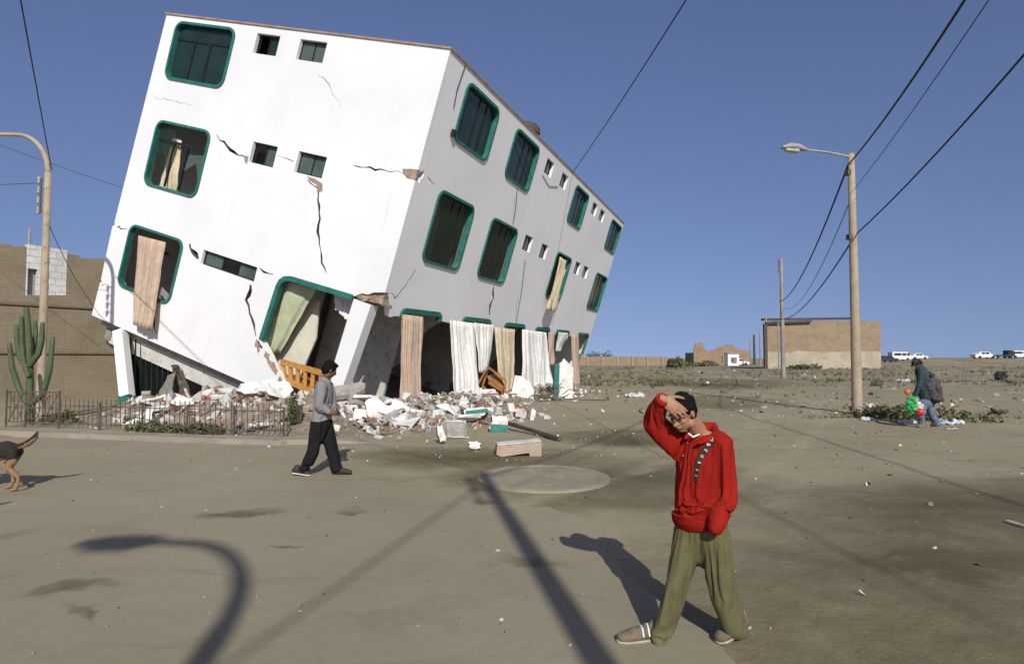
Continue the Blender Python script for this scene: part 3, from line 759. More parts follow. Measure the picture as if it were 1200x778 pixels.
def util_pole(p, h, r0, r1, label, cat='utility pole', m='pole_grey', rack=True):
    t = thing('utility_pole', label, cat, p, 'utility poles')
    part('pole', polemesh(p, h, r0, r1, 12), M[m], t, smooth=True)
    if rack:
        bm = bmesh.new(); boxpts(bm, p + V((-.22, 0, h - 1.2)), p + V((-.22, 0, h - .1)), .05, .05)
        for k in range(3): boxpts(bm, p + V((0, 0, h - 1.1 + .45 * k)), p + V((-.3, 0, h - 1.1 + .45 * k)), .05, .05)
        part('insulator_rack', bm, M['iron'], t)
    return t
BP = V((2.04, -5.42, 0))
util_pole(BP, 9.5, .135, .085, 'utility pole behind the viewer, seen by its long straight shadow')
P2 = gnd(918, 443); P2.z = gh(P2.x, P2.y)
util_pole(P2, 10.3, .2, .13, 'grey pole standing in front of the left corner of the far walled shed')
FP = [(898.5, 370, 98, 'slim far pole touching the left edge of the walled shed', .16), (891, 385, 135, 'distant thin pole, second to the left of the walled shed', .18),
      (884, 392, 150, 'darker distant pole, third to the left of the walled shed', .3), (879.5, 396, 175, 'faint distant pole farthest left of the walled shed', .2)]
for px, pyt, Y, lb, r_ in FP:
    q = at(px, 419, Y); q.z = gh(q.x, Y); util_pole(q, at(px, pyt, Y).z - q.z, r_, r_ * .8, lb, rack=False, m='timber' if r_ == .3 else 'pole_grey')
q = at(29.5, 419, 26.5); q.z = 0; util_pole(q, at(29.5, 268, 26.5).z, .07, .05, 'thin pole rising behind the adobe wall at the left edge', rack=False, m='pole_grey')
q = at(931, 419, 97); q.z = 0
util_pole(V((gnd(928, 433).x, 92, 0)), at(928, 378, 92).z, .1, .08, 'thin pale pole leaning on the front of the walled shed', rack=False)
def cable(a, b_, sag, r_, label, n=36, m='cable'):
    a, b_ = V(a), V(b_); bm = bmesh.new()
    pts = [(a.lerp(b_, i / n) - V((0, 0, sag * 4 * (i / n) * (1 - i / n))), r_) for i in range(n + 1)]
    tube(bm, pts, 6, rnd=False); solo('overhead_cable', bm, M[m], label, 'cable', 'overhead cables', smooth=True)
BT = BP + V((0, 0, 9.3))
FB_ = V((7.0, -26, 0)); util_pole(FB_, 12.2, .16, .1, 'farther utility pole well behind the viewer, out of the picture', rack=False)
cable(BT, RP + V((-.1, 0, 7.85)), .9, .024, 'thick black cable coming from overhead to the top of the straight armed lamp post')
cable(RP + V((-.1, 0, 7.85)), P2 + V((-.2, 0, 6.6)), 1.0, .03, 'black cable running from the lamp post top down to the grey pole beyond')
cable(BT + V((.2, 0, -.5)), RP + V((.1, 0, 7.1)), .5, .009, 'thinnest cable between the two thick ones, passing behind the lamp post top')
cable(RP + V((.1, 0, 7.1)), P2 + V((.2, 0, 6.0)), 1.2, .014, 'thin lower cable sagging toward the far walled shed')
cable(V((9.3, 10.6, 7.25)), RP + V((.15, .1, 5.65)), .12, .022, 'black cable crossing the lamp post partway up from the upper right')
cable(FB_ + V((.1, 0, 11.4)), V((9.3, 10.6, 7.25)), .5, .022, 'nearest stretch of the lower right cable, overhead at the viewer')
cable(RP + V((.15, .1, 5.65)), P2 + V((-.2, 0, 5.1)), .8, .026, 'black cable going on from partway up the lamp post to the horizon')
rp = onR(670, 204, -.1); cable(FB_ + V((0, 0, 11.9)), rp, 1.2, .016, 'single cable dropping from overhead to the roof edge of the tilted building')
cable(BT + V((.25, 0, .1)), LL + V((.1, 0, 7.3)), .1, .014, 'cable rising from the top of the curved neck lamp at left')
cable(LL + V((-.2, 0, 6.9)), V((-34, 26, 9.6)), .2, .008, 'thin cable leaving the curved neck lamp toward the left')
cable(V((-24, 20, 11.6)), bl(-12.0, 4.0, -6.4), .3, .008, 'faint cable slanting down to the left wall of the tilted building')
cable(LL + V((.1, 0, 5.6)), at(122, 372, 23.5), .3, .01, 'stay wire slanting from the curved neck lamp down toward the adobe wall')
cable(BT + V((-.05, 0, -.15)), V((-9, -40, 9.2)), 1.2, .016, 'bundled cable running back from the pole behind the viewer, seen by its shadow')

# ------------------------------------------------------------------ adobe compound wall at left
def brickmat(name, c1, c2, mortar, bw, bh, ms=.02, bs=.5, dist=.02):
    m, t, b = nmat(name, .95, .1)
    tc = t.nodes.new('ShaderNodeTexCoord'); sx = t.nodes.new('ShaderNodeSeparateXYZ'); t.links.new(tc.outputs['Object'], sx.inputs[0])
    cb = t.nodes.new('ShaderNodeCombineXYZ'); t.links.new(sx.outputs[0], cb.inputs[0]); t.links.new(sx.outputs[2], cb.inputs[1])
    wv = warp(t, cb.outputs[0], 1.5, .06)
    br = t.nodes.new('ShaderNodeTexBrick'); t.links.new(wv, br.inputs[0]); br.inputs['Scale'].default_value = 1
    br.inputs['Brick Width'].default_value = bw; br.inputs['Row Height'].default_value = bh; br.inputs['Mortar Size'].default_value = ms; br.inputs['Mortar Smooth'].default_value = .3
    br.inputs['Color1'].default_value = (*c1, 1); br.inputs['Color2'].default_value = (*c2, 1); br.inputs['Mortar'].default_value = (*mortar, 1)
    n = noise_node(t, .7, 6); c = mixc(t, ramp(t, n.outputs[0], .4, .7, 0, .55), br.outputs['Color'], tuple(x * .6 for x in c1))
    n2 = noise_node(t, 7, 6); c = mixc(t, ramp(t, n2.outputs[0], .5, .75, 0, .4), c, tuple(min(1, x * 1.4) for x in c1))
    t.links.new(c, b.inputs['Base Color'])
    nb = noise_node(t, 6, 8, .7); ad = t.nodes.new('ShaderNodeMath'); ad.operation = 'MULTIPLY_ADD'; t.links.new(br.outputs['Fac'], ad.inputs[0]); ad.inputs[1].default_value = -.6; t.links.new(nb.outputs[0], ad.inputs[2])
    bump(t, b, ad.outputs[0], bs, dist); return m
M['adobe'] = brickmat('adobe_brick', (.245, .205, .14), (.225, .19, .128), (.215, .18, .12), .42, .16, .012, .35)
M['whiteblock'] = brickmat('white_block', (.62, .62, .58), (.56, .56, .53), (.4, .4, .37), .45, .28)
M['redbrick'] = brickmat('far_red_brick', (.30, .22, .15), (.27, .195, .13), (.28, .21, .15), .5, .25)
def wallmat(p, d):
    d = V((d[0], d[1], 0)).normalized(); n_ = V((-d.y, d.x, 0))
    return Matrix.Translation(V(p)) @ Matrix((d, n_, V((0, 0, 1)))).transposed().to_4x4()
w0 = V((-20.15, 23.5, 0)); w1 = V((-17.7, 26.7, 0)); wd = (w1 - w0).normalized()
WM = wallmat(w0 + wd * 4, wd)
aw = thing('adobe_wall', 'tall tan adobe compound wall with a white block section at the left', 'wall', mat=WM)
def wallslab(o, x0, x1, prof, th, m, name='wall', y=0, holes=()):
    """prof: list of (x,z) along the top; in the local frame of o"""
    Mx = ROOTM[o.name]
    oth = [(x0, -.3)] + [(x1, -.3)] + prof[::-1]
    return part(name, holed(oth, list(holes), lambda u, d, z: Mx @ V((u, y - d, z)), -th, 0), m, o)
random.seed(3)
def top_prof(x0, x1, z0, z1, amp=.06, st=.45):
    n = int((x1 - x0) / st); out = []
    for i in range(n + 1):
        x = x0 + (x1 - x0) * i / n; z = z0 + (z1 - z0) * i / n + random.uniform(-amp, amp); out.append((x, z))
        if i < n and random.random() < .4: out.append((x + .02, z + random.choice((-.09, .09))))
    return out
# local x of a pixel column on the wall plane
def wx(px):
    r = ray(px, 400); n_ = V((-wd.y, wd.x, 0)); o = V((0, 0, CAM_H)); q = o + r * ((w0 - o).dot(n_) / r.dot(n_)); return (WM.inverted() @ q).x, q.y
xa, Ya = wx(27); xb, Yb = wx(76)
zt = lambda py, Y: at(0, py, Y).z
wallslab(aw, -16, xa, top_prof(-16, xa, 6.5, 6.25), .3, M['adobe'])
wallslab(aw, xa + .003, xb - .003, [(xa + .003, zt(346, Ya)), (xb - .003, zt(346, Yb))], .3, M['adobe'])
wallslab(aw, xb, 22, top_prof(xb, 22, zt(298, Yb), 6.3), .3, M['adobe'])
# white block section with an opening
Mx = WM; z0_ = zt(346, Ya) + .005; z1_ = zt(296, Yb) + .1
xm, Ym = wx(30), 0; x30 = wx(30)[0]; x45 = wx(41)[0]; x55 = wx(57)[0]; x59 = wx(60)[0]
q = [(xa + .01, z0_), (xb - .01, z0_), (xb - .01, z1_), (xa + .01, z1_ + .05)]
part('white_block_wall', holed(q, [rect(x30, x45, z0_ + .02, z0_ + 1.1)], lambda u, d, z: Mx @ V((u, -d, z)), -.25, -.02), M['whiteblock'], aw)
part('opening_panel', holed(rect(x30 - .05, x45 + .05, z0_ - .01, z0_ + 1.15), [], lambda u, d, z: Mx @ V((u, -d, z)), -.34, -.27), M['interior_dark'], aw)
bm = bmesh.new()
for zz, jit in ((3.9, .02), (1.95, .02)):
    a = Mx @ V((-16, -.03, zz)); b_ = Mx @ V((22, -.03, zz)); boxpts(bm, a, b_, .1, .09)
part('tie_beam', bm, mottled('dark_seam', (.15, .115, .08), (.2, .15, .1), 3), aw)
# low ruined wall/earth bank at the foot
random.seed(11)
# ------------------------------------------------------------------ far buildings
sp0 = gnd(899, 431.5); sp1 = gnd(1033, 431.5); L_ = sp1.x - sp0.x
SM = wallmat(sp0, (1, 0)); shed = thing('walled_shed', 'lone brown walled shed with a pale lower band far off at the right', 'building', mat=SM)
hs = at(0, 376, sp0.y).z
ST = [(0, hs - .1), (2.0, hs + .0), (2.1, hs - .5), (5, hs - .2), (6.4, hs - .35), (6.8, hs), (L_ * .62, hs + .05), (L_ * .64, hs - .1), (L_, hs - .05)]
wallslab(shed, 0, L_, ST, .4, brickmat('shed_brick', (.30, .23, .15), (.28, .215, .14), (.26, .20, .13), .8, .3), 'wall')
wallslab(shed, .003, L_ * .995, [(0.003, 2.7), (4, 2.6), (5, 2.9), (9, 2.65), (L_ * .995, 2.8)], .06, mottled('pale_render', (.40, .36, .28), (.34, .29, .21), .5, c3=(.26, .2, .13), s3=1.5), 'render_band', y=-.065)
bm = bmesh.new(); q0 = SM @ V((.2, .45, hs / 2 - .2)); q1 = SM @ V((L_ - .2, .45, hs / 2 - .2))
boxpts(bm, q0, q0 + V((.39, .92, 0)) * 12, .4, hs - .4); boxpts(bm, q1, q1 + V((.45, .89, 0)) * 12.2, .4, hs - .4); boxpts(bm, q0 + V((.39, .92, 0)) * 12, q1 + V((.45, .89, 0)) * 12.2, .4, hs - .4); part('wall', bm, M['adobe'], shed)
bm = bmesh.new(); 
boxpts(bm, SM @ V((-.3, -.35, hs - .35)), SM @ V((7.2, -.35, hs - .1)), .5, .35); boxpts(bm, SM @ V((-.5, .3, hs + .25)), SM @ V((L_ * .8, .3, hs + .45)), 1.2, .3)
part('roof_edge', bm, M['timber'], shed)
bm = bmesh.new()
for x in (-.35,): boxpts(bm, SM @ V((x, -.3, 0)), SM @ V((x, -.3, hs - .5)), .5, .5)
part('post', bm, M['timber'], shed)
# far brick wall
fp = at(676, 419, 128); FM = wallmat((fp.x - 14, 128, 0), (1, 0)); fw_ = thing('brick_wall', 'long low reddish brick wall along the horizon right of the tilted building', 'wall', mat=FM)
random.seed(5)
def top_far(x1, z): return [(x, z + random.uniform(-.07, .07)) for x in [i * 2.5 for i in range(int(x1 / 2.5))] + [x1]]
wallslab(fw_, 0, 33.5, top_far(33.5, 1.95), .3, M['redbrick'])
bm = bmesh.new()
for i in range(11): box(bm, FM @ V((i * 3.2 + .3, -.1, .8)), (.3, .3, 2.35))
part('piers', bm, M['concrete'], fw_)
ru = thing('ruined_brick_house', 'roofless orange brick house ruin with uneven gables on the horizon', 'building', mat=wallmat((at(813, 419, 150).x, 150, 0), (1, 0)))
pp = [(0, 3.4), (.5, 5.3), (2.0, 5.6), (3.2, 3.3), (5.0, 3.4), (6.5, 4.4), (8.5, 5.0), (10, 4.9), (11, 4.0), (13.5, 3.5), (14, 3.3)]
wallslab(ru, 0, 14, pp, .4, M['redbrick'], holes=[rect(6.5, 7.3, .3, 2.2), rect(9.5, 10.6, 1.0, 2.2)])
wallslab(ru, 0, 14, [(0, 3.0), (4, 3.1), (10, 4.2), (14, 3.0)], .4, M['redbrick'], y=7)
bm = bmesh.new()
for x in (.2, 13.8): box(bm, ROOTM[ru.name] @ V((x, 3.5, 1.4)), (.4, 6.5, 3.2))
part('wall', bm, M['adobe'], ru)
hut = thing('small_hut', 'tiny white flat roofed hut beside the distant row of poles', 'hut', mat=wallmat((at(853, 419, 140).x, 140, 0), (1, 0)))
wallslab(hut, 0, 2.6, [(0, 2.7), (2.6, 2.5)], 2.4, M['plaster'], holes=[rect(.7, 2.1, .4, 1.8)])
lb = box
bm = bmesh.new(); box(bm, ROOTM[hut.name] @ V((1.3, 1.2, 2.78)), (3.1, 3.0, .14)); part('roof', bm, M['concrete'], hut)
# ------------------------------------------------------------------ vehicles on the far rise
def vehicle(name, label, cat, px, Y, kind, col, L, H, rz=0):
    q = at(px, 419, Y); q.z = gh(q.x, Y); q.z = gh(q.x, Y)
    t = thing(name, label, cat, q, 'vehicles parked on the far rise')
    if kind == 'van': prof = [(0, .35), (L, .35), (L, H * .55), (L * .93, H * .6), (L * .80, H * .97), (L * .75, H), (.1, H), (0, H * .9)]
    elif kind == 'truck': prof = [(0, .5), (L, .5), (L, H * .8), (L * .93, H * .95), (L * .8, H), (L * .72, H * .98), (L * .70, H * .45), (0, H * .45)]
    else: prof = [(0, .3), (L, .3), (L, H * .55), (L * .76, H * .62), (L * .62, H), (L * .25, H), (L * .1, H * .66), (0, H * .62)]
    f = lambda u, d, z: q + V((u - L / 2, -d, z))
    bm = holed(prof, [], f, -1.7, 0); part('body', bm, col, t)
    bm = bmesh.new()
    if kind == 'van': w_ = [rect(L * .78, L * .9, H * .58, H * .85), rect(L * .52, L * .74, H * .6, H * .85), rect(L * .1, L * .48, H * .6, H * .85)]
    elif kind == 'truck': w_ = [rect(L * .76, L * .92, H * .6, H * .88)]
    else: w_ = [rect(L * .3, L * .44, H * .66, H * .92), rect(L * .47, L * .63, H * .66, H * .92)]
    for r_ in w_: holed(r_, [], f, 0.002, .02, bm)
    part('windows', bm, M['glass'], t)
    for u in (L * .2, L * .8):
        for d in (0, -1.7):
            bm = bmesh.new(); tube(bm, [(f(u, d - .1, .33), .33), (f(u, d + .1, .33), .33)], 14, rnd=False); part('wheel', bm, M['rubber'], t)
    return t
vehicle('parked_van', 'white van parked on the far rise just right of the walled shed', 'van', 1057, 138, 'van', M['carwhite'], 4.4, 2.1)
vehicle('parked_car', 'dark car touching the right end of the walled shed', 'car', 1043, 136, 'car', M['cardark'], 4, 1.5)
vehicle('parked_car', 'small white car half hidden behind the bent figure with bags', 'car', 1078, 141, 'car', M['carwhite'], 4, 1.5)
vehicle('parked_car', 'pale car, leftmost of the vehicles near the right edge', 'car', 1156, 137, 'car', M['carwhite'], 5, 1.6)
vehicle('parked_truck', 'dark pickup truck between two pale vehicles near the right edge', 'truck', 1177, 137, 'truck', M['cardark'], 5.0, 1.9)
vehicle('parked_van', 'long white van at the right edge of the picture', 'van', 1199, 138, 'van', M['carwhite'], 6.0, 1.8)
vehicle('parked_car', 'white car beside the distant row of thin poles', 'car', 867, 142, 'car', M['carwhite'], 4.6, 1.6)

# ------------------------------------------------------------------ vegetation
def leafclump(bm, c, rx, rz, n, s=.12, mi=0, tall=1.0):
    for i in range(n):
        while True:
            d = V((random.uniform(-1, 1), random.uniform(-1, 1), random.uniform(0, 1)))
            if d.length < 1: break
        p = V(c) + V((d.x * rx, d.y * rx, d.z * rz))
        a = V((random.gauss(0, 1), random.gauss(0, 1), random.gauss(0, 1) * tall)).normalized() * s * random.uniform(.6, 1.4); b_ = a.orthogonal().normalized() * s * .35; b_.rotate(Matrix.Rotation(random.uniform(0, 6), 3, a.normalized()))
        vs = [bm.verts.new(p - a), bm.verts.new(p + b_), bm.verts.new(p + a), bm.verts.new(p - b_)]
        f = bm.faces.new(vs); f.material_index = random.choice((0, 0, 1)) if mi is None else mi
def shrub(label, p, r_, h, n, s, cat='shrub', group='shrubs along the horizon', mats=None, name='shrub'):
    t = thing(name, label, cat, p, group)
    bm = bmesh.new()
    k = max(3, int(r_ * 2))
    for i in range(k):
        c = p + V((random.uniform(-r_, r_) * .7, random.uniform(-r_, r_) * .5, random.uniform(0, h * .25)))
        leafclump(bm, c, r_ * random.uniform(.4, .6), h * random.uniform(.5, .8), n // k, s, None)
    part('foliage', bm, mats or [M['leaf'], M['dryleaf']], t, recalc=False)
    bm = bmesh.new()
    for i in range(4): tube(bm, [(p + V((0, 0, -.05)), .05 * h / 2 + .01), (p + V((random.uniform(-.4, .4) * r_, random.uniform(-.4, .4) * r_, h * .6)), .02)], 5)
    part('stem', bm, M['timber'], t)
    return t
random.seed(21)
for px, py, Y, r_, h, n, lb in ((792, 431, 88, 1.4, 2.1, 420, 'rounded green shrub on the plain in front of the long brick wall'), (815, 426, 118, 3.4, 1.5, 500, 'wide low dark bush in front of the orange brick ruin'),
     (701, 0, 150, 4.2, 4.2, 700, 'dark tree clump just beyond the far end of the tilted building'), (713, 0, 152, 1.7, 3.2, 300, 'small dark tree poking above the long brick wall'), (940, 434, 88, 2.3, .9, 300, 'low green bush at the foot of the walled shed')):
    q = at(px, 419, Y); q.z = gh(q.x, Y); shrub(lb, q, r_, h, n, .3)
for px, py, r_, h, lb in ((372, 0, .5, .0, ''),):
    pass
G3 = 'plants among the rubble behind the low fence'
for px, Y, r_, h, n, lb, mt in ((352, 14.2, .26, 1.0, 420, 'grey green bush at the right end of the low iron fence', [M['leaf'], M['leaf']]), (190, 13.95, .6, .38, 420, 'grassy tuft in front of the white slab behind the iron fence', None), (238, 13.7, .5, .3, 300, 'low weed patch behind the middle of the iron fence', None), (150, 15.3, .35, .3, 200, 'small weed beside the teal foot of the white pillar', None), (75, 16.0, .4, .45, 200, 'weed growing just right of the cactus foot', None)):
    q = at(px, 419, Y); q.z = 0; shrub(lb, q, r_, h, n, .07, 'plant', G3, mt, 'weed_plant')
# cactus
cp = at(36, 419, 15.9); cp.z = 0
ct = thing('cactus', 'tall green columnar cactus with upturned arms at the left edge', 'cactus', cp)
def ribbed(bm, pts, n=30, ribs=10):
    rings = tube(bm, pts, n)
    for rg in rings:
        c = sum((v.co for v in rg), V()) / n
        for j, v in enumerate(rg): v.co = c + (v.co - c) * (1 + .16 * math.cos(j / n * ribs * 2 * math.pi))
def cact(px0, py0, pts, r_):
    bm = bmesh.new(); P = [at(a, b_, 15.9 + dy) for a, b_, dy in pts]; o = []
    for i in range(len(P) - 1):
        for s in range(4): o.append(P[i].lerp(P[i + 1], s / 4))
    o.append(P[-1]); n = len(o)
    ribbed(bm, [(p, r_ * .84 * (1 - .35 * (i / n) ** 3)) for i, p in enumerate(o)]); return bm
part('trunk', cact(0, 0, [(36, 512, 0), (35, 440, 0), (34, 400, 0), (31, 362, 0)], .092), M['cactus'], ct, smooth=True)
for pts, r_ in (([(34, 475, .1), (22, 455, .12), (14, 430, .1), (11, 403, .1)], .075), ([(36, 474, 0), (50, 462, -.05), (58, 435, -.05), (62, 396, 0)], .075), ([(34, 432, .05), (24, 420, .1), (20, 402, .1), (19, 382, .1)], .07), ([(35, 428, -.05), (45, 415, -.05), (49, 398, 0), (50, 379, 0)], .075), ([(35, 425, .1), (40, 405, .15), (42, 392, .15), (41, 376, .15)], .06), ([(33, 440, -.1), (28, 425, -.1), (26, 405, -.1), (25, 372, -.1)], .065)):
    part('arm', cact(0, 0, pts, r_), M['cactus'], ct, smooth=True)
# ------------------------------------------------------------------ low iron fence
fa = V((-12.85, 15.25, .05)); fb = V((-4.95, 13.1, .05))
fence = thing('iron_fence', 'low rusty iron fence with pointed bars along the kerb in front of the rubble', 'fence', fa)
fd = (fb - fa); FLn = fd.length; fd.normalize(); U = V((0, 0, 1))
def fpt(u, z): return fa + fd * u + U * z
def post(u, h): 
    bm = bmesh.new(); boxpts(bm, fpt(u, -.1), fpt(u, h), .032, .032, fd); part('post', bm, M['iron'], fence)
u = 0; wds = [.55, .9, 1.1]
us = [0, .65, 1.75]
for u in us: post(u, .9)
for a, b_ in zip(us, us[1:]):
    bm = bmesh.new()
    for z_ in (.08, .45, .84): boxpts(bm, fpt(a, z_), fpt(b_, z_), .025, .025)
    n = int((b_ - a) / .11)
    for i in range(1, n): boxpts(bm, fpt(a + (b_ - a) * i / n, .08), fpt(a + (b_ - a) * i / n, .84), .012, .012, fd)
    k = max(1, round((b_ - a) / .55))
    for i in range(k):
        c = a + (b_ - a) * (i + .5) / k
        tube(bm, [(fpt(c + .2 * math.cos(R(q)), .46 + .3 * math.sin(R(q))), .012) for q in range(0, 361, 24)], 5, rnd=False)
        boxpts(bm, fpt(c - .25, .1), fpt(c + .25, .82), .015, .015, fd); boxpts(bm, fpt(c + .25, .1), fpt(c - .25, .82), .015, .015, fd)
    part('panel', bm, M['iron'], fence)
u = 1.75; random.seed(4)
while u < FLn - .5:
    e = min(u + 1.28, FLn); bm = bmesh.new(); lean = random.uniform(-.04, .08)
    nn = V((-fd.y, fd.x, 0))
    fq = lambda a, z_: fpt(a, z_) + nn * lean * z_
    boxpts(bm, fq(u, .1), fq(e, .1), .022, .022); boxpts(bm, fq(u, .52), fq(e, .52), .022, .022)
    n = 9
    for i in range(n):
        x = u + (e - u) * (i + .5) / n; boxpts(bm, fq(x, .02), fq(x, .66), .014, .014, fd)
        tube(bm, [(fq(x, .66), .016), (fq(x, .72), .003)], 5, rnd=False)
    part('panel', bm, M['iron'], fence)
    u = e; post(u, .62)
# ------------------------------------------------------------------ rubble
SEG = [((-10.6, 17.3), (-8.0, 16.3), 1.1, .55), ((-8.0, 16.3), (-5.2, 15.4), 1.2, .8), ((-5.4, 17.2), (-3.4, 17.4), 1.2, .5), ((-3.4, 17.4), (-.9, 22.8), 1.1, .45), ((-.9, 22.8), (3.2, 31.5), 1.2, .35), ((-3.9, 15.0), (-2.3, 15.6), 1.1, .2), ((-2.4, 14.9), (-.6, 18.2), 1.0, .16)]
def mound(x, y):
    p = V((x, y)); h = 0
    for a, b_, w_, hh in SEG:
        a, b_ = V(a), V(b_); d = b_ - a; t_ = max(0, min(1, (p - a).dot(d) / d.length_squared)); r_ = (p - a - d * t_).length / w_
        h = max(h, hh * math.exp(-r_ * r_ * 1.3))
    if h > .01: h += min(h, .3) * .35 * (noise.noise(V((x * 1.9, y * 1.9, 3))) + .6 * noise.noise(V((x * 4.5, y * 4.5, 1))))
    # keep clear of the kerb and street
    return h
bm = bmesh.new(); cells = {}
def vtx(i, j):
    if (i, j) not in cells:
        x, y = i * .13, j * .13; h = mound(x, y); cells[(i, j)] = bm.verts.new((x, y, gh(x, y) + h - .035))
    return cells[(i, j)]
for i in range(-100, 45):
    for j in range(100, 262):
        if mound(i * .13 + .06, j * .13 + .06) > .03: bm.faces.new((vtx(i, j), vtx(i + 1, j), vtx(i + 1, j + 1), vtx(i, j + 1)))
solo('rubble_earth', bm, M['earth'], 'heaped earth and mortar dust under the broken masonry', 'rubble', smooth=True, kind='stuff')
def chunkverts(bm, c, s, mi=0, flat=1.0, rot=None):
    n = random.randint(8, 12); pts = []
    rot = rot or Matrix.Rotation(random.uniform(0, 6.28), 3, V((random.gauss(0, 1), random.gauss(0, 1), random.gauss(0, 1))).normalized())
    for _ in range(n):
        v = V((random.choice((-1, 1)) * random.uniform(.6, 1), random.choice((-1, 1)) * random.uniform(.5, .9), random.choice((-1, 1)) * random.uniform(.6, 1) * flat * .7)) * s
        pts.append(bm.verts.new(V(c) + rot @ v))
    r = bmesh.ops.convex_hull(bm, input=pts)
    bad = [g for g in r['geom_interior'] if isinstance(g, bmesh.types.BMVert)] + [g for g in r['geom_unused'] if isinstance(g, bmesh.types.BMVert)]
    if bad: bmesh.ops.delete(bm, geom=list(set(bad)), context='VERTS')
    for f in r['geom']:
        if isinstance(f, bmesh.types.BMFace) and f.is_valid: f.material_index = mi
random.seed(99)
MATS = [M['chunk_white'], M['brick'], M['concrete'], M['teal'], M['earth']]
def pick(): return random.choices((0, 1, 2, 3, 4), (44, 10, 24, 1.2, 21))[0]
bm = bmesh.new(); cnt = 0
while cnt < 3300:
    a, b_, w_, hh = random.choices(SEG, [2, 3.2, 2.2, 3.5, 3.5, 2.2, 2.5])[0]
    p = V(a).lerp(V(b_), random.random()) + V((random.gauss(0, w_ * .75), random.gauss(0, w_ * .75)))
    if p.y < 13.9 - .0 * p.x and p.x < -4.6: continue
    if p.y < 12.5 or (p.x < -4.5 and p.y < 12.2 + (-4.2 - p.x) * .24 + .9): continue
    s = random.choice((.02, .03, .04, .05, .07, .09, .12)); h = mound(p.x, p.y)
    chunkverts(bm, (p.x, p.y, gh(p.x, p.y) + h - .02 + s * .4), s, pick(), random.choice((.4, .8))); cnt += 1
for i in range(260):   # stray bits over the dirt track
    x = random.gauss(-.6, 2.2); y = random.uniform(10.2, 17) ; s = random.choice((.01, .014, .018, .03))
    chunkverts(bm, (x, y, gh(x, y) + s * .4), s, pick(), .6)
solo('small_rubble', bm, MATS, 'loose chips of plaster and brick strewn around the tilted building', 'rubble', kind='stuff')
# individual lumps
kinds = [('masonry_lump', M['chunk_white'], 'pale plaster covered lump lying loose among the rubble', 'masonry lump', 'white plaster lumps in the rubble', 46, (.10, .24)),
         ('plaster_fragment', M['dirty_plaster'], 'flat white broken wall slab lying loose among the rubble', 'plaster slab', 'flat white slabs in the rubble', 30, (.20, .36)),
         ('broken_brick', M['brick'], 'broken red brick lying loose among the rubble', 'brick', 'broken bricks in the rubble', 44, (.07, .12)),
         ('concrete_lump', M['concrete'], 'grey concrete lump lying loose among the rubble', 'concrete lump', 'concrete lumps in the rubble', 24, (.10, .24))]
for nm, m_, lb, ct_, gr, n, (s0, s1) in kinds:
    i = 0
    while i < n:
        a, b_, w_, hh = random.choices(SEG, [2.5, 4.5, 2.2, 2.5, 2, 2.5, 3])[0]
        p = V(a).lerp(V(b_), random.random()) + V((random.gauss(0, w_ * .55), random.gauss(0, w_ * .55)))
        if p.y < 12.9 or (p.x < -4.5 and p.y < 13.2 + (-4.2 - p.x) * .24 + .4): continue
        s = random.uniform(s0, s1); bm = bmesh.new(); fl = nm == 'plaster_fragment'
        chunkverts(bm, (p.x, p.y, gh(p.x, p.y) + mound(p.x, p.y) + s * (.2 if fl else .35)), s, 0, .22 if fl else random.choice((.45, .8, 1)), Matrix.Rotation(random.uniform(0, 6.28), 3, 'Z') @ Matrix.Rotation(random.uniform(-.5, .9), 3, 'X') if fl else None)
        solo(nm, bm, m_, lb, ct_, gr); i += 1
def slabpiece(name, label, cat, c, size, yaw, pitch, roll, seed, edge=M['brick'], stripe=None, group='broken wall pieces', pts=None, face=None):
    """irregular broken wall piece: plaster faces, raw edge; optional teal stripe along the lower edge"""
    rnd = random.Random(seed); L_, H_, T_ = size
    if pts is None:
        n = 14; pts = []
        for i in range(n):
            a = 2 * math.pi * i / n; ca, sa = math.cos(a), math.sin(a)
            k = 1 / max(abs(ca), abs(sa)) ** .8 * rnd.uniform(.66, 1.06)
            pts.append((ca * k * L_ / 2, sa * k * H_ / 2))
    Mr = Matrix.Translation(V(c)) @ (Matrix.Rotation(R(yaw), 4, 'Z') @ Matrix.Rotation(R(pitch), 4, 'X') @ Matrix.Rotation(R(roll), 4, 'Y'))
    f = lambda u, d, z: Mr @ V((u, -d, z))
    t = thing(name, label, cat, c, group)
    o = part('masonry', holed(pts, [], f, -T_ / 2 + .02, T_ / 2 - .02), edge, t)
    sh = [(x * .985, z * .985) for x, z in pts]
    part('plaster_skin', holed(sh, [], f, T_ / 2 - .018, T_ / 2), face or M['dirty_plaster'], t); part('plaster_skin', holed(sh, [], f, -T_ / 2, -T_ / 2 + .018), face or M['dirty_plaster'], t)
    if stripe:
        (x0, z0, x1, z1) = stripe; part('painted_edge', holed(rect(x0, x1, z0, z1), [], f, -T_ / 2 - .015, T_ / 2 + .015), M['teal'], t)
    return t
def gp(px, py, lift=0):
    q = gnd(px, py); q.z = mound(q.x, q.y) + lift; return q
slabpiece('wall_fragment', 'largest white wall slab leaning on bricks left of the nearest peach curtain', 'wall fragment', gp(443, 500, .22), (.85, .62, .2), 15, -28, 35, 1)
slabpiece('wall_fragment', 'white slab propped beside the foot of the nearest peach curtain', 'wall fragment', gp(470, 494, .15), (.75, .42, .18), 5, -40, 28, 2)
slabpiece('wall_fragment', 'long white piece with a teal edge right of the nearest peach curtain', 'wall fragment', gp(525, 492, .12), (.75, .34, .24), -12, -35, 22, 3, stripe=(-.33, -.17, .33, -.06))
slabpiece('wall_fragment', 'white block with a teal band in the middle of the spilled rubble', 'wall fragment', gp(558, 496, .14), (.68, .34, .3), 10, -30, -6, 4, stripe=(-.3, -.05, .3, .06))
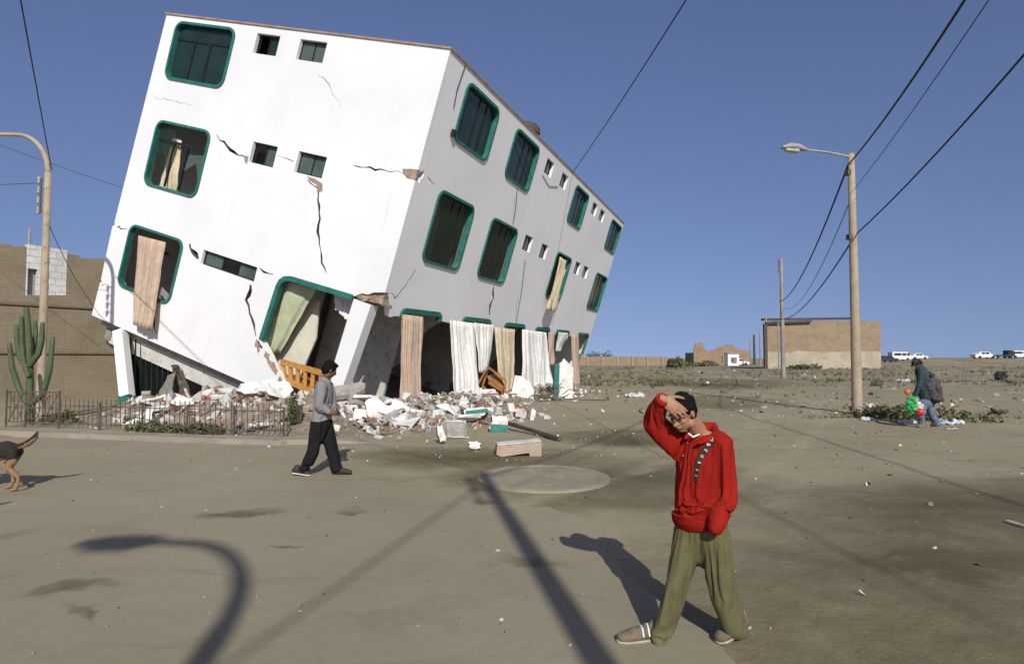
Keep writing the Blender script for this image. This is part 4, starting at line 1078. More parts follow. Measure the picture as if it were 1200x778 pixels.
slabpiece('wall_fragment', 'half teal half white chunk standing at the left end of the dark timber', 'wall fragment', gp(584, 506, .16), (.46, .4, .3), 6, -12, 4, 5, stripe=(-.2, -.19, .2, .0))
slabpiece('wall_fragment', 'grey white block with a shaded end just left of the small white scrap', 'wall fragment', gp(532, 514, .16), (.55, .3, .4), 14, 55, 8, 6, edge=M['concrete'])
slabpiece('wall_fragment', 'curved white shard standing on the nearest red bricks', 'wall fragment', gp(516, 520, .2), (.17, .42, .14), 20, -10, -12, 7)
slabpiece('wall_fragment', 'small lone white scrap on the dirt in front of the rubble', 'wall fragment', gp(556, 527, .07), (.24, .2, .08), 12, -40, 8, 8)
slabpiece('wall_fragment', 'white cube shaped piece right of the half teal chunk', 'wall fragment', gp(612, 490, .16), (.4, .34, .3), -14, 12, 10, 9)
slabpiece('wall_fragment', 'pointed white splinter beside the white cube shaped piece', 'wall fragment', gp(624, 492, .12), (.16, .4, .1), 8, -10, 14, 10)
slabpiece('wall_fragment', 'flat white slab lying under the widest white curtain', 'wall fragment', gp(560, 477, .1), (1.5, .45, .1), 4, -70, 2, 11)
slabpiece('wall_fragment', 'tilted tan concrete slab behind the walking figure in grey', 'wall fragment', gp(408, 491, .3), (1.1, .6, .16), 8, -55, -12, 12, edge=M['concrete'], face=M['concrete'])
bq = gnd(613, 470); slabpiece('wall_fragment', 'rounded white wall panel with a teal lower edge under the cream curtain', 'wall fragment', V((bq.x, bq.y, .48)), (1, 1, .16), 14, -12, 12, 13,
    pts=[(-.48, -.42), (.3, -.5), (.46, -.3), (.44, .05), (.2, .34), (-.2, .5), (-.44, .48)], stripe=(-.42, -.5, .36, -.38))
bq = gnd(660, 467); slabpiece('wall_fragment', 'upright white wall panel with a teal left edge near the far curtains', 'wall fragment', V((bq.x, bq.y, .78)), (1, 1, .18), 10, 0, 2, 14,
    pts=[(-.36, -.95), (.42, -1.05), (.42, .55), (-.02, .95), (-.1, .8), (-.36, .62)], stripe=(-.42, -.9, -.2, .7))
for px, py, sx, sz, yaw, pt, rl, sd, lb in ((166, 503, .75, .36, 10, -32, -38, 21, 'white slab slanting behind the iron fence right of the pillar'), (176, 477, .6, .36, -5, -20, 5, 22, 'white lump right beside the teal foot of the pillar'),
       (245, 486, .9, .45, 8, -40, 6, 23, 'broad white wall lump in the middle behind the iron fence'), (272, 478, .7, .5, -10, -30, 12, 24, 'white boulder of masonry under the low edge of the building'),
       (300, 498, .95, .42, 8, -38, -10, 25, 'long white slab at the right part of the iron fence'), (328, 500, .7, .5, 12, -25, 8, 26, 'white slab next to the grey green bush'), (215, 497, .7, .3, 0, -50, 4, 27, 'low pinkish white slab behind the middle fence bars')):
    slabpiece('wall_fragment', lb, 'wall fragment', gp(px, py, sz * .38), (sx, sz, .2), yaw, pt, rl, sd)
# L shaped concrete block
bq = gnd(607, 534); t = thing('concrete_block', 'L shaped tan concrete step lying alone in front of the rubble', 'concrete block', bq, 'broken wall pieces')
Mr = Matrix.Translation(bq + V((0, .1, 0))) @ Matrix.Rotation(R(6), 4, 'Z'); f = lambda u, d, z: Mr @ V((u, -d, z))
part('masonry', holed([(-.40, .03), (-.30, .0), (.18, .06), (.2, -.02), (.40, -.02), (.41, .25), (-.39, .19)], [], f, -.17, .17), mottled('pink_concrete', (.42, .33, .25), (.36, .28, .21), 5, c3=(.3, .22, .16), s3=14, bs=.6), t)
part('plaster_skin', holed([(-.38, .196), (-.38, .215), (.40, .272), (.40, .256)], [], f, -.16, .16), M['chunk_white'], t)
def bar_thing(name, label, cat, p0, p1, w_, h_, m_, group=None):
    bm = bmesh.new(); n = 6; p0, p1 = V(p0), V(p1)
    boxpts(bm, p0, p1, w_, h_); return solo(name, bm, m_, label, cat, group)
a = gnd(594, 503); b_ = gnd(656, 517); bar_thing('timber_beam', 'dark charred timber lying on the dirt right of the half teal chunk', 'timber', a + V((0, 0, .16)), b_ + V((0, 0, .05)), .1, .07, M['timber'])
bar_thing('timber_beam', 'thin dark timber under the leaning white slab', 'timber', gp(402, 488, .12), gp(440, 508, .06), .08, .06, M['timber'])
bar_thing('timber_beam', 'pale green board lying along the right end of the iron fence', 'timber', gp(270, 510, .1), gp(325, 488, .2), .08, .05, M['teal'])
# furniture in the ruin
cb = thing('crib_side', 'orange slatted wooden crib side wedged in the torn corner opening', 'crib', bl(-2.2, .4, -10.3))
A0 = onL(330, 424, -.25); A1 = onL(378, 437, -.25); B0 = onL(333, 444, -.3); B1 = onL(374, 463, -.3)
for a, b_, n_ in ((A0, A1, 'rail'), (B0, B1, 'rail')):
    bm = bmesh.new(); boxpts(bm, a, b_, .12, .16); part(n_, bm, M['orange_wood'], cb)
for i in range(6):
    bm = bmesh.new(); boxpts(bm, A0.lerp(A1, (i + .1) / 5.2), B0.lerp(B1, (i + .1) / 5.2), .07, .12, V((1, 0, 0))); part('slat', bm, M['orange_wood'], cb)
bm = bmesh.new(); q = B0 + (B1 - B0) * .5 + V((.1, .4, .05)); boxpts(bm, B0 + V((.1, .5, .1)), B1 + V((.1, .5, .1)), .8, .05); part('base_board', bm, M['wood'], cb)
def table_(label, c, L_, W_, H_, yaw, tilt_):
    t = thing('wooden_table', label, 'table', c)
    Mr = Matrix.Translation(c) @ Matrix.Rotation(R(yaw), 4, 'Z') @ Matrix.Rotation(R(tilt_), 4, 'Y')
    def bx(x, y, z, sx, sy, sz, nm):
        bm = bmesh.new(); vs = box(bm, (x, y, z), (sx, sy, sz)); bm.transform(Mr); part(nm, bm, M['wood'], t)
    bx(0, 0, H_, L_, W_, .05, 'table_top')
    for sx in (-1, 1):
        for sy in (-1, 1): bx(sx * (L_ / 2 - .06), sy * (W_ / 2 - .06), H_ / 2, .07, .07, H_, 'leg')
    bx(0, -(W_ / 2 - .05), H_ - .1, L_ - .1, .03, .12, 'apron')
table_('brown wooden table sunk in the rubble right of the leaning corner pier', gp(423, 464, -.1), .85, .6, .6, 12, 6)
# broken chair / bed frame
t = thing('broken_bed_frame', 'broken brown wooden frame tipped over between the white and cream curtains', 'bed frame', gp(580, 474))
def P5(px, py, dy=0): 
    Y0 = gnd(580, 473).y + dy; return at(px, py, Y0)
for a, b_ in ((P5(560, 450), P5(572, 430)), (P5(572, 430), P5(593, 446)), (P5(593, 446), P5(590, 474)), (P5(565, 452, .5), P5(590, 470, .5)), (P5(560, 470, .3), P5(572, 432, .3)), (P5(572, 448, .1), P5(588, 458, .1))):
    bm = bmesh.new(); boxpts(bm, a, b_, .07, .12, V((0, 1, 0))); part('rail', bm, M['wood'], t)
bm = bmesh.new(); boxpts(bm, P5(578, 438, .25), P5(590, 470, .25), .5, .03, V((0, 1, 0))); part('panel', bm, M['wood'], t)
# stack of hollow bricks
t = thing('brick_stack', 'small tumbled stack of hollow bricks between the nearest peach and white curtains', 'brick stack', gp(513, 466))
yb_ = gnd(513, 466).y
random.seed(31)
for r_ in range(4):
    for c in range(4 - (r_ == 3)):
        q = at(502 + c * 7.2, 464 - r_ * 5, yb_) ; bm = bmesh.new(); box(bm, q + V((0, random.uniform(-.05, .05), 0)), (.2, .25, .12), Matrix.Rotation(random.uniform(-.15, .15), 3, 'Y'))
        part('brick', bm, M['wood'] if (r_ + c) % 4 == 3 else M['brick'], t)
# cloth heap under the raised end
def clothheap(label, c, rx, rz, m_, seed):
    bm = bmesh.new(); rnd = random.Random(seed)
    for i in range(5): ellip(bm, V(c) + V((rnd.uniform(-.4, .4) * rx, rnd.uniform(-.3, .3) * rx, rz * rnd.uniform(.2, .7))), V((rx * rnd.uniform(.35, .6), 0, 0)), V((0, rx * .4, 0)), V((0, 0, rz * rnd.uniform(.3, .5))))
    bm = voxel(bm, .035, 3, lambda p, n_: .13 * fbm(p + V((seed, 0, 0)), 4.5, 4))
    solo('cloth_heap', bm, m_, label, 'cloth heap', 'heaps of cloth and bedding', smooth=True)
tan = mottled('dusty_cloth', (.36, .29, .2), (.26, .21, .15), 4, rough=.95)
gcl = mottled('greyish_cloth', (.25, .24, .2), (.15, .15, .12), 4)
curtain('torn_cloth', 'grey green torn cloth draped in the gap right of the metal shutter', at(197, 440, 17.6), at(206, 436, 17.5), at(184, 470, 17.4), at(204, 472, 17.3), gcl, 3, .08, group='heaps of cloth and bedding')
curtain('torn_cloth', 'brown rag hanging beside the pale leaning pipe', at(207, 431, 17.7), at(213, 434, 17.6), at(214, 470, 17.4), at(224, 471, 17.3), M['timber'], 2, .06, group='heaps of cloth and bedding')
clothheap('dark rag bundle between the torn cloth and the pale pipe', at(207, 437, 17.6), .16, .25, M['timber'], 3)
clothheap('tan mattress remnant on the rubble under the low edge of the building', at(252, 472, 17.0), .75, .34, tan, 5)
clothheap('red cloth scrap at the foot of the grey brown bundle', at(216, 470, 17.4), .3, .25, mottled('red_cloth', (.4, .03, .03), (.3, .02, .02), 5), 8)
bar_thing('bent_pipe', 'pale pipe leaning through the grey brown cloth bundle', 'pipe', at(203, 428, 18.0), at(222, 468, 17.2), .06, .06, M['chunk_white'])
bm = bmesh.new(); a = bl(-7.9, -.05, -10.7)
# dark tangle of rods
random.seed(17); bm = bmesh.new(); q0 = gp(646, 470)
for i in range(34):
    a = q0 + V((random.uniform(-.75, .7), random.uniform(-.6, .6), random.uniform(0, .5))); b_ = a + V((random.uniform(-.6, .6), random.uniform(-.4, .4), random.uniform(-.35, .25))); m_ = (a + b_) / 2 + V((0, 0, random.uniform(-.1, .2)))
    tube(bm, [(a, .018), (m_, .018), (b_, .016)], 5)
solo('metal_tangle', bm, M['iron'], 'dark tangle of bent rods left of the upright white panel', 'metal scrap', kind='stuff')
bm = bmesh.new(); n = 24
rp_ = [(gp(655, 468, .05) + V((i / n * 1.9, -.9 * math.sin(i / n * 1.3), .03 * math.sin(i)))) for i in range(n)]
for i in range(n): rp_[i].z = .02
tube(bm, [(p, .02) for p in rp_], 6); solo('fallen_wire', bm, M['cable'], 'black wire lying across the dirt from the far end of the rubble', 'wire', smooth=True)
# scatter of far-side trash and stones over the plain
random.seed(55); bm = bmesh.new(); MT = [M['chunk_white'], M['concrete'], M['earth'], M['timber'], M['plastic_white']]
for i in range(520):
    Y = 19 + 60 * random.random() ** 1.6; X = Y * random.uniform(.12, .92)
    s = random.choice((.025, .04, .05, .08)) * (1 + Y / 70); chunkverts(bm, (X, Y, gh(X, Y) + s * .25), s, random.choices(range(5), (1, 3, 5, 2, .8))[0], .5)
for i in range(420):
    Y = random.uniform(3.6, 19); X = random.uniform(1.5, 16)
    s = random.choice((.01, .014, .02, .03)); chunkverts(bm, (X, Y, gh(X, Y) + s * .3), s, random.choices(range(5), (1, 3, 5, 2, .5))[0], .5)
for i in range(420):
    Y = random.uniform(3.5, 11.5); X = random.uniform(-8, 1.2)
    s = random.choice((.005, .007, .009, .014)); chunkverts(bm, (X, Y, .012 + s * .3), s, random.choices(range(5), (1.2, 3, 5, 3, .3))[0], .5)
solo('scattered_stones', bm, MT, 'stones and scraps strewn over the dirt plain', 'stones', kind='stuff')
# dry grass tufts of the plain
bm = bmesh.new()
def tuft(bm, p, s, n):
    for i in range(n):
        a = random.uniform(0, 6.28); d = V((math.cos(a), math.sin(a), 0)) * s * random.uniform(.2, 1); b_ = p + d * .4
        t_ = b_ + d * .8 + V((0, 0, s * random.uniform(.5, 1.1))); sd = V((-d.y, d.x, 0)).normalized() * s * .09
        f = bm.faces.new([bm.verts.new(b_ - sd), bm.verts.new(b_ + sd), bm.verts.new(t_)]); f.material_index = random.choice((0, 1, 1))
for i in range(2200):
    Y = 36 + 70 * random.random() ** 1.3; X = Y * random.uniform(.1, .95); q = V((X, Y, 0))
    if noise.noise(q * .09) + .6 * noise.noise(q * .3) < -.05: continue
    if abs(X - (.34 * Y + 1.5 * math.sin(Y * .05))) < 2.0: continue
    q.z = gh(X, Y); tuft(bm, q, random.uniform(.15, .42), 9)
for i in range(500):
    Y = random.uniform(24, 40); X = Y * random.uniform(.15, .95); q = V((X, Y, gh(X, Y)))
    if noise.noise(q * .2) < .12: continue
    tuft(bm, q, random.uniform(.08, .2), 7)
solo('dry_grass', bm, [M['leaf'], M['dryleaf']], 'dry tufts of grass over the far plain', 'grass', kind='stuff', recalc=False)
# weeds and litter at the lamp post
random.seed(8); bm = bmesh.new()
for i in range(340):
    u_ = random.random(); X = 10.4 + 2.3 * random.random() - .2; Y = 17.3 + random.gauss(0, .55); X += .3 * (18 - Y)
    h = .28 * math.exp(-((X - 11.3) / .9) ** 2); leafclump(bm, (X, Y, h * .2), .16, .28, 6, .09, None)
for i in range(150):
    X = random.uniform(8.5, 16.5); Y = 17.4 + random.gauss(0, .2) - .05 * (X - 11); tuft(bm, V((X, Y, gh(X, Y))), random.uniform(.06, .12), 6)
solo('weeds', bm, [M['leaf'], M['dryleaf']], 'dark weeds heaped around the foot of the lamp post', 'weeds', kind='stuff', recalc=False)
LIT = 'litter around the lamp post'
def litter(label, px, py, s, m_, flat=.5, cat='litter', name='plastic_litter', seed=0, stretch=1.6):
    rnd = random.Random(seed); q = gnd(px, py); bm = bmesh.new()
    for i in range(4): ellip(bm, q + V((rnd.uniform(-.5, .5) * s * stretch, rnd.uniform(-.3, .3) * s, s * flat * .4)), V((s * .6, 0, 0)), V((0, s * .4, 0)), V((0, 0, s * flat * .5)))
    bm = voxel(bm, s * .1, 2, lambda p, n_: s * .42 * (abs(noise.noise(p * 2.2 / s)) + .5 * abs(noise.noise(p * 5 / s)) - .3)); solo(name, bm, m_, label, cat, LIT, smooth=True)
litter('crumpled white bag in the weeds just right of the lamp post foot', 1017, 493, .15, M['plastic_white'], .8, seed=1)
litter('torn white sheet of plastic under the green and red bags', 1063, 496, .19, M['plastic_white'], .5, seed=2)
litter('pale blue plastic sheet on the ground right of the bent figure', 1120, 497, .24, mottled('pale_blue_plastic', (.45, .52, .6), (.6, .65, .7), 6, rough=.4), .5, seed=3)
litter('small white scrap next to the rear shoe of the bent figure', 1104, 494, .13, M['plastic_white'], .8, seed=4)
litter('cream cloth lump in the weeds left of the green bag', 1042, 487, .2, tan, .9, seed=5)
litter('upright pale torn bag behind the weeds by the lamp post', 1021, 482, .18, M['chunk_white'], 1.5, seed=6, stretch=.6)
litter('grey plastic wrapper in front of the pale blue sheet', 1117, 504, .14, M['metal'], .4, seed=7)
litter('flattened white bag on the dirt between the shed and the bent figure', 1058, 447, .4, M['plastic_white'], .35, seed=9)
litter('dark heap of rags on the dirt beyond the lamp post', 1025, 452, .45, M['timber'], .7, seed=10)
litter('small black bundle standing far off near the right edge', 1173, 446, .5, M['rubber'], 1.6, seed=12, stretch=.4)
litter('dark scrap lying on the dirt right of the litter heap', 1174, 484, .25, M['timber'], .4, seed=13)
litter('white crumpled bag on the plain behind the young man in red', 745, 466, .4, M['plastic_white'], .5, seed=14)
a = gnd(1180, 613); b_ = gnd(1204, 620); bar_thing('white_strip', 'thin white strip of plastic at the right edge of the picture', 'litter', a + V((0, 0, .03)), b_ + V((0, 0, .03)), .04, .01, M['plastic_white'])
litter('small white pebble like scrap on the pavement below the manhole cover', 581, 646, .035, M['plastic_white'], .5, seed=15)
# ------------------------------------------------------------------ people and dogs
def skinmat(name, c): 
    m = mottled(name, c, tuple(x * .85 for x in c), 9, rough=.55, bs=.1, bd=.003); return m
SKIN = skinmat('skin', (.36, .19, .115)); SKIN2 = skinmat('darker_skin', (.15, .08, .05))
HAIR = mottled('black_hair', (.006, .005, .005), (.011, .010, .009), 20, rough=.85, bs=.4, bscale=90, spec=.08)
def hand(bm, wr, d, n, th, s=1.0, curl=25, spread=.1, thumb_curl=15):
    """wr wrist, d pointing direction, n palm normal, th side of the thumb"""
    d = V(d).normalized(); th = (V(th) - d * V(th).dot(d)).normalized(); n_ = d.cross(th).normalized()
    if n_.dot(V(n)) < 0: n_ = -n_
    wr = V(wr)
    tube(bm, [(wr - d * .012 * s, .026 * s, .020 * s), (wr + d * .02 * s, .034 * s, .018 * s), (wr + d * .06 * s, .042 * s, .017 * s), (wr + d * .088 * s, .041 * s, .014 * s)], 14, side=th)
    for i, (ln, r_) in enumerate(((.072, .0092), (.082, .0096), (.076, .0090), (.06, .0080))):
        o = wr + d * (.084 - .004 * abs(i - 1)) * s + th * (.031 - .0205 * i) * s
        dd = (d + th * spread * (1.2 - i)).normalized(); q = [(o - dd * .02 * s, r_ * s)]; p = o
        for k, fr in enumerate((.42, .32, .26)):
            q.append((p, r_ * s * (1.05 - .1 * k))); 
            dd = (dd * math.cos(R(curl)) + n_ * math.sin(R(curl))).normalized() if k or curl > 30 else (dd * math.cos(R(curl * .6)) + n_ * math.sin(R(curl * .6))).normalized()
            p = p + dd * ln * fr * s
        q.append((p, r_ * s * .8)); tube(bm, q, 8)
    o = wr + d * .022 * s + th * .028 * s; dd = (d * .62 + th * .7 + n_ * .3).normalized()
    p1 = o + dd * .04 * s; d2 = (dd + d * .55 + n_ * .15 * thumb_curl / 15).normalized(); p2 = p1 + d2 * .032 * s; p3 = p2 + (d2 + d * .3).normalized() * .024 * s
    tube(bm, [(o, .014 * s), (p1, .0115 * s), (p2, .0105 * s), (p3, .008 * s)], 8)
def headparts(bm, c, f, u, s=1.0):
    f = V(f).normalized(); l = V(u).cross(f).normalized(); u = f.cross(l).normalized(); c = V(c)
    P = lambda a, b_, e: c + (f * a + l * b_ + u * e) * s
    E_ = lambda a, b_, e, ra, rb, re: ellip(bm, P(a, b_, e), f * ra * s, l * rb * s, u * re * s)
    E_(-.012, 0, .022, .096, .075, .095); E_(.028, 0, -.04, .062, .058, .078); E_(.052, 0, -.095, .028, .030, .022); E_(.02, .0, -.075, .06, .05, .04)
    tube(bm, [(P(.088, 0, .010), .008 * s), (P(.104, 0, -.018), .010 * s), (P(.108, 0, -.032), .013 * s)], 8)
    for sg in (-1, 1):
        E_(.098, sg * .013, -.034, .010, .008, .008); E_(.058, sg * .034, -.022, .024, .021, .025); E_(.078, sg * .030, .022, .014, .022, .008)
        E_(-.006, sg * .077, -.008, .019, .008, .031); E_(.006, sg * .052, -.075, .03, .02, .03)
    E_(.089, 0, -.058, .010, .025, .006); E_(.086, 0, -.069, .011, .021, .007)
    return P, f, l, u
def hairmesh(P, f, l, u, s, parent, back=.035, amp=.006, hat=None):
    bm = bmesh.new(); E_ = lambda a, b_, e, ra, rb, re: ellip(bm, P(a, b_, e), f * ra * s, l * rb * s, u * re * s)
    E_(-.020, 0, .042, .098, .086, .086); E_(-.045, 0, -.005, .070, .080, .085); E_(.045, .012, .088, .05, .055, .026)
    for sg in (-1, 1): E_(.022, sg * .068, .03, .02, .014, .028)
    bm = voxel(bm, .006 * max(1, s), 3, lambda p, n_: amp * fbm(p, 55, 2) + amp * .8 * fbm(p, 22, 2))
    return part('hair', bm, HAIR, parent, smooth=True)
def folds(amp, sc_=(7, 7, 16), seed=0, extra=None):
    def d(p, n_):
        q = V((p.x * sc_[0], p.y * sc_[1], p.z * sc_[2])) + V((seed, seed, 0)); w_ = noise.noise(q + V((noise.noise(q * .6), noise.noise(q * .6 + V((4, 4, 4))), 0)) * 1.2)
        r_ = 1 - abs(w_) * 2.2
        k = 1.0 + (extra(p) if extra else 0)
        return amp * k * (r_ - .5) + amp * .4 * noise.noise(q * 2.3)
    return d
def shoe(parent, heel, toe, h, m_up, m_sole, roll=0, s=1.0, up=V((0, 0, 1)), band=None):
    heel, toe = V(heel), V(toe); d = (toe - heel); L_ = d.length; d.normalize(); sd = d.cross(up).normalized(); u = sd.cross(d)
    bm = bmesh.new(); q = lambda t_, z_: heel + d * L_ * t_ + u * z_
    tube(bm, [(q(.10, .05), .040 * s, .044), (q(.3, .058), .042 * s, .052), (q(.52, .050), .047 * s, .046), (q(.78, .040), .050 * s, .034), (q(.92, .034), .040 * s, .026)], 16, side=sd)
    tube(bm, [(q(.2, .05), .04, .046), (q(.22, .10), .042, .05)], 12, side=sd)
    bm = voxel(bm, .007, 3, lambda p, n_: .0015 * fbm(p, 30, 2)); sh = part('shoe', bm, m_up, parent, smooth=True)
    bm = bmesh.new(); tube(bm, [(q(.06, .012), .038, .014), (q(.3, .012), .036, .014), (q(.6, .012), .045, .014), (q(.85, .012), .046, .014), (q(.97, .014), .028, .012)], 14, side=sd)
    part('sole', bm, m_sole, sh, smooth=True)
    if band:
        bm = bmesh.new()
        for t_ in (.45, .56):
            tube(bm, [(q(t_, .05) + sd * .050, .006), (q(t_, .085) + sd * .034, .006), (q(t_ - .02, .100 - .09 * (t_ - .45)), .006), (q(t_, .085) - sd * .034, .006), (q(t_, .05) - sd * .050, .006)], 6)
        part('laces', bm, band, sh, smooth=True)
    return sh

def cloth(amp, seed, diag=.5, freq=3.2, zf=9.0, extra=None):
    def d(p, n_):
        w1 = V((noise.noise(p * 4 + V((seed, 0, 0))), noise.noise(p * 4 + V((0, seed, 5))), noise.noise(p * 4 + V((3, 0, seed))))) * .09
        q = p + w1
        a = noise.noise(V(((q.x + q.z * diag) * freq, q.y * freq, (q.z - q.x * diag) * zf)) + V((seed, 2, 1)))
        b_ = noise.noise(V(((q.x - q.z * diag) * freq * 1.5, q.y * freq * 1.5, (q.z + q.x * diag) * zf * 1.3)) + V((seed, 9, 4)))
        g = noise.noise(p * 3.1 + V((seed, seed, 0)))
        k = 1.0 + (extra(p) if extra else 0)
        return amp * k * (.9 * noise.noise(p * 5 + V((seed, 0, 8))) - .75 * math.exp(-(a / .075) ** 2) * sst(-.25, .25, g) - .5 * math.exp(-(b_ / .07) ** 2) * sst(.3, -.2, g) + .35 * a)
    return d
def clothsim(bm, collider_bm, pin, cut, frames=16, expand=.08, stiff=12, bend=.25, mass=.25, grav=1.0, vs=.013, thick=.003):
    """drape a loose garment over a body proxy; returns the settled mesh"""
    g = voxel(bm, vs, 3)
    g.normal_update()
    dead = [f for f in g.faces if cut(f.calc_center_median(), f.normal)]
    bmesh.ops.delete(g, geom=dead, context='FACES')
    me = bpy.data.meshes.new('garment_sim'); g.to_mesh(me); g.free()
    o = bpy.data.objects.new('garment_sim', me); COL.objects.link(o)
    vg = o.vertex_groups.new(name='pin')
    for v in me.vertices:
        w_ = pin(v.co)
        if w_ > 0: vg.add([v.index], w_, 'REPLACE')
    cme = bpy.data.meshes.new('proxy'); collider_bm.to_mesh(cme); collider_bm.free()
    co = bpy.data.objects.new('proxy', cme); COL.objects.link(co)
    cm = co.modifiers.new('c', 'COLLISION'); co.collision.thickness_outer = .004; co.collision.thickness_inner = .02; co.collision.cloth_friction = 15; co.collision.damping = .8
    md = o.modifiers.new('cloth', 'CLOTH'); cs = md.settings
    cs.quality = 6; cs.mass = mass; cs.tension_stiffness = stiff; cs.compression_stiffness = stiff; cs.shear_stiffness = stiff * .5; cs.bending_stiffness = bend
    cs.tension_damping = 12; cs.compression_damping = 12; cs.shear_damping = 8; cs.air_damping = 2
    cs.vertex_group_mass = 'pin'; cs.pin_stiffness = 1; cs.shrink_min = -expand; cs.effector_weights.gravity = grav
    md.collision_settings.distance_min = .004; md.collision_settings.use_self_collision = False; md.collision_settings.collision_quality = 3
    md.point_cache.frame_start = 1; md.point_cache.frame_end = frames
    sc.frame_start = 1; sc.frame_end = frames
    for f in range(1, frames + 1): sc.frame_set(f)
    dg_ = bpy.context.evaluated_depsgraph_get(); e = o.evaluated_get(dg_); out = bmesh.new(); out.from_mesh(e.to_mesh()); e.to_mesh_clear()
    bpy.data.objects.remove(o); bpy.data.objects.remove(co); sc.frame_set(1)
    # finer and with a thickness
    bmesh.ops.smooth_vert(out, verts=out.verts[:], factor=.35, use_axis_x=True, use_axis_y=True, use_axis_z=True)
    tmp = bpy.data.meshes.new('t'); out.to_mesh(tmp); out.free(); to = bpy.data.objects.new('t', tmp); COL.objects.link(to)
    sb = to.modifiers.new('s', 'SUBSURF'); sb.levels = 1
    so_ = to.modifiers.new('k', 'SOLIDIFY'); so_.thickness = thick; so_.offset = -1
    dg_ = bpy.context.evaluated_depsgraph_get(); dg_.update(); e = to.evaluated_get(dg_); out = bmesh.new(); out.from_mesh(e.to_mesh()); e.to_mesh_clear()
    bpy.data.objects.remove(to); return out
# ---- young man in the red hoodie
def A(px, py, Y=3.76): return at(px, py, Y)
man = thing('person', 'young man in red hooded jacket and olive trousers shading his eyes', 'person', (1.12, 3.76, 0.004))
sv = V((.78, -.62, 0)).normalized()      # his left side
Fd = V((-.62, -.78, 0)).normalized()
bm = bmesh.new()
hc = A(799, 483, 3.66); hf = V((-.66, -.56, -.50)); hu = V((-.25, -.25, .94))
P, f_, l_, u_ = headparts(bm, hc, hf, hu, .93)
neck = A(817, 504, 3.76)
tube(bm, [(P(-.035, 0, -.04), .052), (neck, .056), (A(820, 515, 3.78), .065)], 14)
tube(bm, [(A(820, 606), .125, .09), (A(820, 570), .115, .085), (A(821, 535), .135, .09), (A(821, 517, 3.78), .13, .075)], 16, side=sv)
shL, elL, wrL = A(845, 518, 3.68), A(850, 573, 3.66), A(840, 612, 3.58)
shR, elR, wrR = A(792, 514, 3.82), A(763, 486, 3.71), A(777, 468, 3.56)
for a, b_, c in ((shL, elL, wrL), (shR, elR, wrR)): tube(bm, [(a, .05), (a.lerp(b_, .5), .046), (b_, .038), (b_.lerp(c, .4), .038), (c, .026)], 12)
hd_d = (A(799, 484, 3.545) - wrR).normalized()
hand(bm, wrR, hd_d, V((.3, 1, -.1)), V((.45, .1, .8)), 1.04, 14, .02)
hand(bm, wrL + V((.0, .05, .01)), V((-.8, .45, -.1)), V((.2, .9, -.2)), V((0, -.2, .9)), .85, 30)
hipR, knR, anR = A(806, 618, 3.82), A(790, 682, 3.70), A(776, 733, 3.74)
hipL, knL, anL = A(838, 618, 3.72), A(847, 682, 3.68), A(866, 722, 3.77)
for a, b_, c in ((hipR, knR, anR), (hipL, knL, anL)): tube(bm, [(a, .068), (a.lerp(b_, .5), .052), (b_, .040), (b_.lerp(c, .35), .04), (c, .032)], 12)
for c, tt in ((anR, V((-.05, -.02, -.03))), (anL, V((-.015, -.01, -.03)))): tube(bm, [(c, .032), (c + V((0, 0, -.02)) + tt * .4, .028), (c + tt, .022)], 8)
PROXY = bm.copy()
bm = voxel(bm, .0050, 4)
body = part('body', bm, SKIN, man, smooth=True)
hairmesh(P, f_, l_, u_, .93, man)
for sg in (-1, 1):
    bm = bmesh.new(); ellip(bm, P(.0825, sg * .029, .003), f_ * .005, l_ * .008, u_ * .002); part('eye', bm, HAIR, man, smooth=True)
PROXY = voxel(PROXY, .011, 2)
# hoodie
RED = mottled('red_fleece', (.30, .018, .010), (.24, .013, .008), 5, rough=.95, bs=.25, bscale=160, bd=.003, spec=.08)
bm = bmesh.new()
tube(bm, [(A(819, 612), .150, .110), (A(818, 602), .172, .128), (A(817, 580), .172, .13), (A(817, 555), .165, .122), (A(819, 532), .168, .115), (A(821, 517, 3.78), .16, .10), (A(820, 508, 3.78), .10, .075)], 24, side=sv, rnd=False)
tube(bm, [(A(842, 517, 3.72), .07), (shL, .078), (shL.lerp(elL, .5), .078), (elL, .074), (elL.lerp(wrL, .55), .07), (wrL.lerp(elL, .12), .06), (wrL + V((-.01, 0, -.02)), .048)], 18)
tube(bm, [(A(800, 520, 3.80), .075), (shR, .078), (shR.lerp(elR, .5), .072), (elR, .066), (elR.lerp(wrR, .5), .060), (elR.lerp(wrR, .97), .040)], 18)
HB = bmesh.new()   # hood rolled behind the neck
tube(HB, [(A(803, 513, 3.68), .012), (A(808, 508, 3.72), .020), (A(820, 501, 3.85), .044), (A(835, 503, 3.86), .048), (A(840, 509, 3.77), .034), (A(829, 515, 3.675), .018), (A(819, 519, 3.64), .010)], 12)
tube(HB, [(A(822, 505, 3.87), .045), (A(834, 511, 3.91), .055), (A(838, 524, 3.91), .04)], 12)
hz = at(0, 605, 3.76).z
zc = A(0, 512, 3.76).z; cuff = wrR.copy(); cdir = (wrR - elR).normalized(); cuffL = wrL.copy()
bm = clothsim(bm, PROXY.copy(), lambda p: 1.0 if (p.z > zc and abs(p.x - A(822, 0, 3.76).x) < .13) or (p - wrR).dot(cdir) > -.035 and (p - wrR).length < .09 or (p - cuffL).length < .085 or p.z < hz + .012 else 0.0,
              lambda c, n_: (c.z < hz - .02 and (c - wrL).length > .10) or ((c - wrR).dot(cdir) > .005 and (c - wrR).length < .08 and n_.dot(cdir) > .6), frames=18, expand=.14, bend=.06, grav=.7, vs=.0115)
hood = part('hoodie', bm, RED, man, smooth=True)
